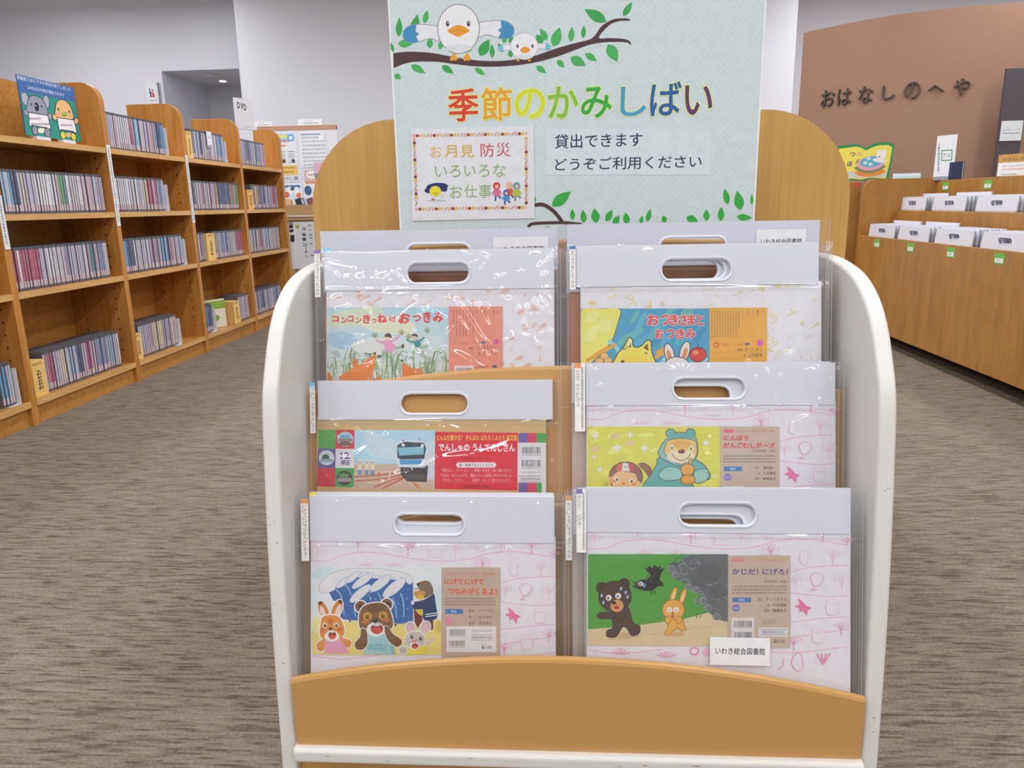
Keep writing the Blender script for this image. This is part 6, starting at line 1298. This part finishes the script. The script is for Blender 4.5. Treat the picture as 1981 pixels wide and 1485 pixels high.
RTR = rmap(SRC_TR, DST_TR, [([(260, 232), (380, 240), (480, 255), (620, 272)], .0009, .0011), ([(170, 218), (500, 212), (900, 208)], .0007, .001), ([(1180, 208), (1500, 200), (1800, 195)], .0006, .001), ([(140, 520), (1840, 520)], .0007, .0009), ([(1790, 500), (1860, 510)], .0010, .0012), ([(530, 525), (600, 545)], .0008, .001), ([(1545, 990), (1580, 970), (1590, 985)], .0011, .0016), ([(90, 250), (100, 1000)], .0006, .001), ([(1850, 220), (1845, 500)], .0006, .001), ([(1280, 1030), (1320, 1024)], .0008, .001)])
pouch('story pouch of fox and rabbit under a yellow moon, orange panel, upper right', 1.049, .0278, .900, .3828, .066, (.165, .8764, .2741, .8434), .381, .27, .0347, (.0135, .431), .558, (SRC_TR, DST_TR, art_TR), RTR, 16,
      tabt='おつきさまとおつきみ', tab=(.0173, .8995, .0268, .8298), tabc='4f74b4')

# ---- plain pouches filed behind the six front ones
def stick(x0, z1, x1, z0): return lambda t, T: library_sticker(t, T, x0, z1, x1, z0)
behind('back-row white pouch with a library label, behind the running children and foxes pouch', 1.252, -.4135, .9115, .412, .071, .206, (-.006, .428), .546, 'a86a3c', '8d6f5c', .109, -.0, 0, 41, extra=stick(-.112, .8962, -.018, .8550), lean=.05)
behind('back-row white pouch with a library label, behind the yellow moon pouch', 1.244, .0139, .9160, .417, .071, .2105, (-.015, .434), .546, 'a0683c', '8d6f5c', .108, 0, 0, 42, extra=stick(.328, .9016, .409, .8610), lean=.05)
behind('second pouch behind the crinkled sleeve with orange foxes', 1.0655, -.394, .8965, film=(-.012, .412), zbot=.558, base='a8683f', hdz=0, seed=43, tabt=' ', tabc='6fb8d6', tabx=(-.392, .9008, -.380, .84))
behind('third pouch behind the crinkled sleeve with orange foxes', 1.074, -.396, .890, film=(-.012, .418), zbot=.558, base='a06a44', hdz=.008, seed=44)
behind('second pouch behind the one with the yellow moon', 1.0575, .0175, .894, .392, film=(-.016, .412), zbot=.558, base='a8683f', hdz=.006, hdx=.003, seed=45)
behind('third pouch behind the one with the yellow moon', 1.066, .012, .890, .396, film=(-.02, .417), zbot=.558, base='9a6a48', hdz=.008, seed=46)
behind('second pouch behind the hooded bear, its band showing at the left', 1.0178, .0195, .7175, .40, .064, .205, (-.018, .414), .358, 'c0a49a', '8d6f5c', hdz=-.012, hdx=-.012, seed=47)
behind('second pouch behind the shouting bear and wave', .9725, -.3915, .5268, film=(-.020, .405), zbot=.19, hdz=.009, seed=49, tabt=' ', tabc='d9c44a', tabx=(-.3925, .5271, -.3815, .46))
behind('third pouch behind the shouting bear and wave', .981, -.3935, .521, film=(-.020, .412), zbot=.19, hdz=.012, seed=50)
behind('second pouch behind the fleeing bear and smoke', .9455, .036, .5455, .384, .0665, .193, (-.018, .404), .215, base='c8c4bc', side='4f7f72', hdz=-.014, hdx=-.012, seed=52)
behind('pouch with its own title strip, just left of and behind the fleeing bear', .9545, .019, .538, .39, .0665, .205, (-.012, .42), .205, base='b0a49c', hdz=-.016, hdx=-.014, seed=53, tabt='れんしゅうしててよかったね', tabc='d09a6a', tabx=(.0085, .5305, .0178, .4325))
behind('fourth pouch behind the fleeing bear and smoke', .963, .027, .538, .385, .0665, .20, (-.016, .412), .20, hdz=-.016, hdx=-.014, seed=54)

# ------------------------------------------------------------------ seasonal story poster board standing behind the rack
PX0, PX1, PZ0, PZ1 = -.3015, .3600, .5185, 1.372
t = empty('poster_board', (0, 1.43, PZ0), 'large pale green poster board with two white birds and a rainbow title', 'poster board')
mb = MB(); mb.box(PX0 + .0008, .0002, 0, PX1 - .0008, .0068, PZ1 - PZ0, 0, ink('d8dbe0')); MB_ = mb
q = MB(); q.box(PX0, 0, 0, PX1, .007, PZ1 - PZ0, 0, ink('dfe1e4')); q.build('foam_board', m_paper, t)
mb = MB(); mb.add([(PX0 + .003, -.0002, 0), (PX1 - .003, -.0002, 0), (PX1 - .003, -.0002, PZ1 - PZ0 - .003), (PX0 + .003, -.0002, PZ1 - PZ0 - .003)], [(0, 1, 2, 3)], 1, ink('c0cbce'))
Z0 = PZ0
SP = [(0, 0), (1981, 0), (1981, 951), (0, 951)]; DP = [(-.3013, 1.3065 - Z0), (.1537, 1.291 - Z0), (.1583, 1.0858 - Z0), (-.3137, 1.0977 - Z0)]
A = Art(mb, SP, DP, -.0002, 4e-6)
G1, G2, BR = '3c9a50', '48a65a', '4d383a'
def lf(x, y, L, W, a, c=None): A.leaf(x, y, L, W, a, c or (G1 if int(x) % 2 else G2))
for x, y, L, W, a in ((85, 285, 155, 52, -88), (195, 270, 165, 72, -78), (280, 180, 108, 46, -76), (78, 335, 115, 62, 0), (322, 372, 90, 50, -88), (400, 380, 80, 40, -80), (45, 400, 80, 26, -105), (705, 430, 150, 80, -60), (803, 445, 110, 40, -93), (885, 400, 80, 42, -118), (890, 335, 70, 36, -80), (935, 330, 60, 36, -70), (945, 440, 60, 40, -100), (1185, 335, 85, 58, -122), (1220, 312, 108, 52, -118), (1270, 360, 160, 78, -72), (1402, 320, 118, 48, -84), (1497, 292, 98, 38, -86), (1675, 168, 195, 85, 210), (1805, 125, 130, 50, -58), (1690, 340, 150, 88, 62), (1400, 440, 135, 78, 28), (1512, 410, 110, 52, 32), (1300, 460, 80, 46, 48), (1138, 505, 95, 46, 36), (668, 522, 95, 42, 34), (415, 502, 110, 52, 34), (178, 497, 130, 56, 30), (52, 572, 60, 46, 32), (620, 400, 60, 30, -70)): lf(x, y, L, W, a)
A.poly(smooth([(44, 408), (160, 396), (330, 405), (470, 430), (620, 455), (780, 468), (950, 460), (1120, 430), (1280, 375), (1420, 335), (1540, 305), (1590, 270), (1640, 200), (1720, 152), (1800, 140), (1852, 146), (1852, 160), (1790, 160), (1720, 180), (1660, 230), (1620, 292), (1700, 292), (1800, 298), (1850, 312), (1866, 338), (1855, 340), (1830, 325), (1700, 322), (1560, 340), (1420, 390), (1280, 440), (1100, 485), (900, 508), (700, 510), (520, 492), (380, 474), (250, 472), (150, 482), (46, 522)], False, 4), BR)
def gull(cx, cy, rx, ry, s):
    for sgn, pts, tip in ((-1, None, None), (1, None, None)):
        wx = [(rx * .95, -.05 * ry - 30 * s), (rx + 70 * s, -60 * s), (rx + 190 * s, -62 * s), (rx + 255 * s, -20 * s), (rx + 255 * s, 50 * s), (rx + 170 * s, 72 * s), (rx + 60 * s, 44 * s), (rx * .95, 60 * s)]
        q_ = [(cx + sgn * x, cy + y + (0 if sgn > 0 else 30 * s)) for x, y in wx]; A.blob(q_, 'd8d9de', line=6 * s, lc='8f949c')
        tp = [(rx + 165 * s, -58 * s), (rx + 200 * s, -60 * s), (rx + 258 * s, -20 * s), (rx + 262 * s, 35 * s), (rx + 225 * s, 72 * s), (rx + 150 * s, 70 * s), (rx + 165 * s, 30 * s), (rx + 145 * s, 10 * s), (rx + 170 * s, -15 * s)]
        A.blob([(cx + sgn * x, cy + y + (0 if sgn > 0 else 30 * s)) for x, y in tp], '3f87b5' if s > .6 else '6fb4c4', line=5 * s, lc='7f94a4')
    A.ell(cx, cy, rx, ry, 'dcdce0', 0, 36, line=7 * s, lc='85888e'); A.ell(cx, cy + ry * .78, rx * .62, ry * .16, 'cdd2d4')
gull(543, 222, 160, 188, 1.0)
for x in (460, 620): A.ell(x, 182, 13, 21, '3a3438'); A.ell(x + 3, 176, 5, 7, 'c9c9cc')
A.poly(smooth([(458, 238), (500, 206), (543, 192), (590, 206), (628, 236), (590, 262), (543, 282), (500, 266)], True, 3), 'd99434'); A.line([(470, 240), (543, 234), (616, 240)], 4, 'c07f2a')
for x in (508, 608): A.poly([(x - 6, 408), (x + 8, 408), (x + 34, 452), (x + 10, 468), (x - 4, 460), (x - 20, 470), (x - 34, 450)], 'd99a3c')
gull(1047, 355, 105, 103, .36)
for x in (996, 1110): A.ell(x, 352, 9, 15, '3a3438'); A.ell(x + 2, 347, 4, 5, 'c9c9cc')
A.poly(smooth([(1014, 385), (1052, 358), (1094, 384), (1054, 408)], True, 4), 'd99434'); A.ell(1000, 462, 12, 8, 'd99a3c'); A.ell(1086, 463, 12, 8, 'd99a3c')
S1 = [(0, 0), (1981, 0), (1981, 800), (0, 800)]; D1 = [(-.28, 1.1858 - Z0), (.382, 1.1665 - Z0), (.3981, .9074 - Z0), (-.2944, .9198 - Z0)]
B = Art(mb, S1, D1, -.0002 - A.k * A.step, 4e-6)
for ch, x0, x1, y0, y1, c in (('季', 240, 400, 86, 262, 'cf4038'), ('節', 415, 578, 80, 258, 'd99c38'), ('の', 594, 755, 86, 248, 'c6cf38'), ('か', 770, 932, 74, 244, '7fb548'), ('み', 946, 1110, 76, 244, '38a048'), ('し', 1156, 1294, 76, 234, '4494c4'), ('ば', 1314, 1480, 50, 232, '2d5c9c'), ('い', 1498, 1646, 68, 226, '5c3a64')):
    B.text(ch, x0, y0, x1, y1, c, .016, 4, 'd3dc80', .026)
B.rect(762, 300, 1635, 545, 'c7d2d6')
B.text('貸出できます', 806, 325, 1272, 400, '2c3a50', .008, 3); B.text('どうぞご利用ください', 806, 448, 1586, 516, '2c3a50', .008, 3)
BRn = '4d3836'; B.line([(700, 706), (745, 704), (790, 730), (822, 762), (845, 795)], 20, BRn); B.line([(665, 822), (690, 805), (780, 800), (870, 800), (950, 808)], 16, BRn); B.line([(835, 785), (860, 802), (940, 806)], 14, BRn)
for x, y, L, W, a in ((792, 712, 128, 58, -38), (902, 785, 60, 26, -92), (963, 800, 70, 34, -96), (1028, 800, 78, 46, -98), (1080, 792, 70, 36, -62), (1120, 812, 60, 36, -60), (1192, 806, 62, 36, -98), (1265, 805, 44, 22, -80), (1298, 795, 72, 28, -76), (1395, 798, 40, 30, -110), (1508, 768, 72, 44, 28), (1615, 790, 62, 34, -92), (1690, 790, 76, 36, -88), (1728, 702, 88, 34, -102), (1795, 732, 105, 52, -100), (1775, 768, 82, 36, 4), (1855, 705, 60, 16, -90), (700, 692, 32, 12, -85), (750, 832, 42, 22, -5)): B.leaf(x, y, L, W, a, '38a044')
mb.build('poster_print', [m_paper, m_dots], t)
# pasted notice
mb = MB(); yb = -.0019
Q = Art(mb, S1, D1, yb, 4e-6)
qa = Q.m([(42, 304), (694, 286), (700, 776), (48, 790)])
mb.add([(x, yb, z) for x, z in qa] + [(x, -.0012, z) for x, z in qa], [(0, 1, 2, 3), (4, 5, 6, 7), (0, 1, 5, 4), (1, 2, 6, 5), (2, 3, 7, 6), (3, 0, 4, 7)], 0, ink('d4d5da'))
def trim_(x, y, k):
    c = ('d9a09c', '7a4a3c', 'd9a84a', 'c9b4a8', '8f8a5c')[k % 5]
    if k % 5 == 4: Q.line([(x - 6, y + 9), (x + 6, y - 9)], 5, c)
    else: Q.ell(x, y, 9, 9 if k % 5 else 11, c, 0, 8)
for k in range(34): trim_(58 + k * 18.1, 338 - k * .35, k); trim_(72 + k * 17.6, 728 - k * .3, k)
for k in range(20): trim_(60 + k * .6, 358 + k * 18, k); trim_(655, 352 + k * 18, k + 2)
for ch, x0, x1, y0, y1, c in (('お', 146, 206, 390, 452, 'd9b060'), ('月', 222, 286, 388, 452, 'd0a838'), ('見', 305, 376, 386, 452, 'd0a838'), ('防', 412, 484, 378, 450, 'c0505a'), ('災', 496, 568, 375, 447, 'c0505a'), ('い', 170, 234, 500, 556, '8faa78'), ('ろ', 248, 306, 494, 556, '8faa78'), ('い', 326, 386, 496, 552, '8faa78'), ('ろ', 402, 460, 492, 555, '8faa78'), ('な', 478, 546, 486, 556, '8faa78'), ('お', 250, 315, 600, 668, '8faa78'), ('仕', 326, 392, 598, 666, '8faa78'), ('事', 402, 470, 594, 668, '8faa78')):
    Q.text(ch, x0, y0, x1, y1, c, 0, 3)
Q.ell(182, 608, 58, 20, '2c3068', -4); Q.ell(140, 628, 26, 14, '2c3068'); Q.ell(218, 622, 18, 12, '2c3068'); Q.ell(172, 632, 31, 28, 'd9cf3a'); Q.line([(162, 640), (174, 648), (186, 638)], 3, '6a5a20'); Q.line([(134, 684), (180, 681), (228, 684)], 3, '8fa09a'); Q.ell(160, 674, 10, 4, 'c04a58'); Q.line([(204, 668), (214, 652)], 3, 'c4a8b4')
for x, y, s_, hc, bc, lc in ((498, 604, 1, 'c4384a', 'cf6a90', '44508c'), (566, 600, 1, 'd4b0a0', 'c95a38', '3f3a48'), (548, 640, .8, '3f5f9c', '4f8cc4', '44508c'), (604, 604, 1, '5f9aa4', 'a9b84a', '5a7a84')):
    Q.line([(x - 4, y + 50 * s_), (x - 8, y + 80 * s_)], 8, lc, False); Q.line([(x + 8, y + 50 * s_), (x + 22, y + 66 * s_)], 8, lc, False); Q.poly([(x - 14 * s_, y + 18 * s_), (x + 14 * s_, y + 18 * s_), (x + 18 * s_, y + 54 * s_), (x - 16 * s_, y + 54 * s_)], bc); Q.ell(x, y, 19 * s_, 20 * s_, hc); Q.ell(x + 1, y + 3, 10 * s_, 11 * s_, 'd9a88c' if s_ else hc); Q.line([(x - 14 * s_, y + 24 * s_), (x - 24 * s_, y + 44 * s_)], 6, bc, False); Q.line([(x + 14 * s_, y + 24 * s_), (x + 26 * s_, y + 44 * s_)], 6, bc, False)
o = mb.build('pasted_notice', m_paper, t); o['label'] = 'white pasted notice with a dotted fruit border and coloured lettering'
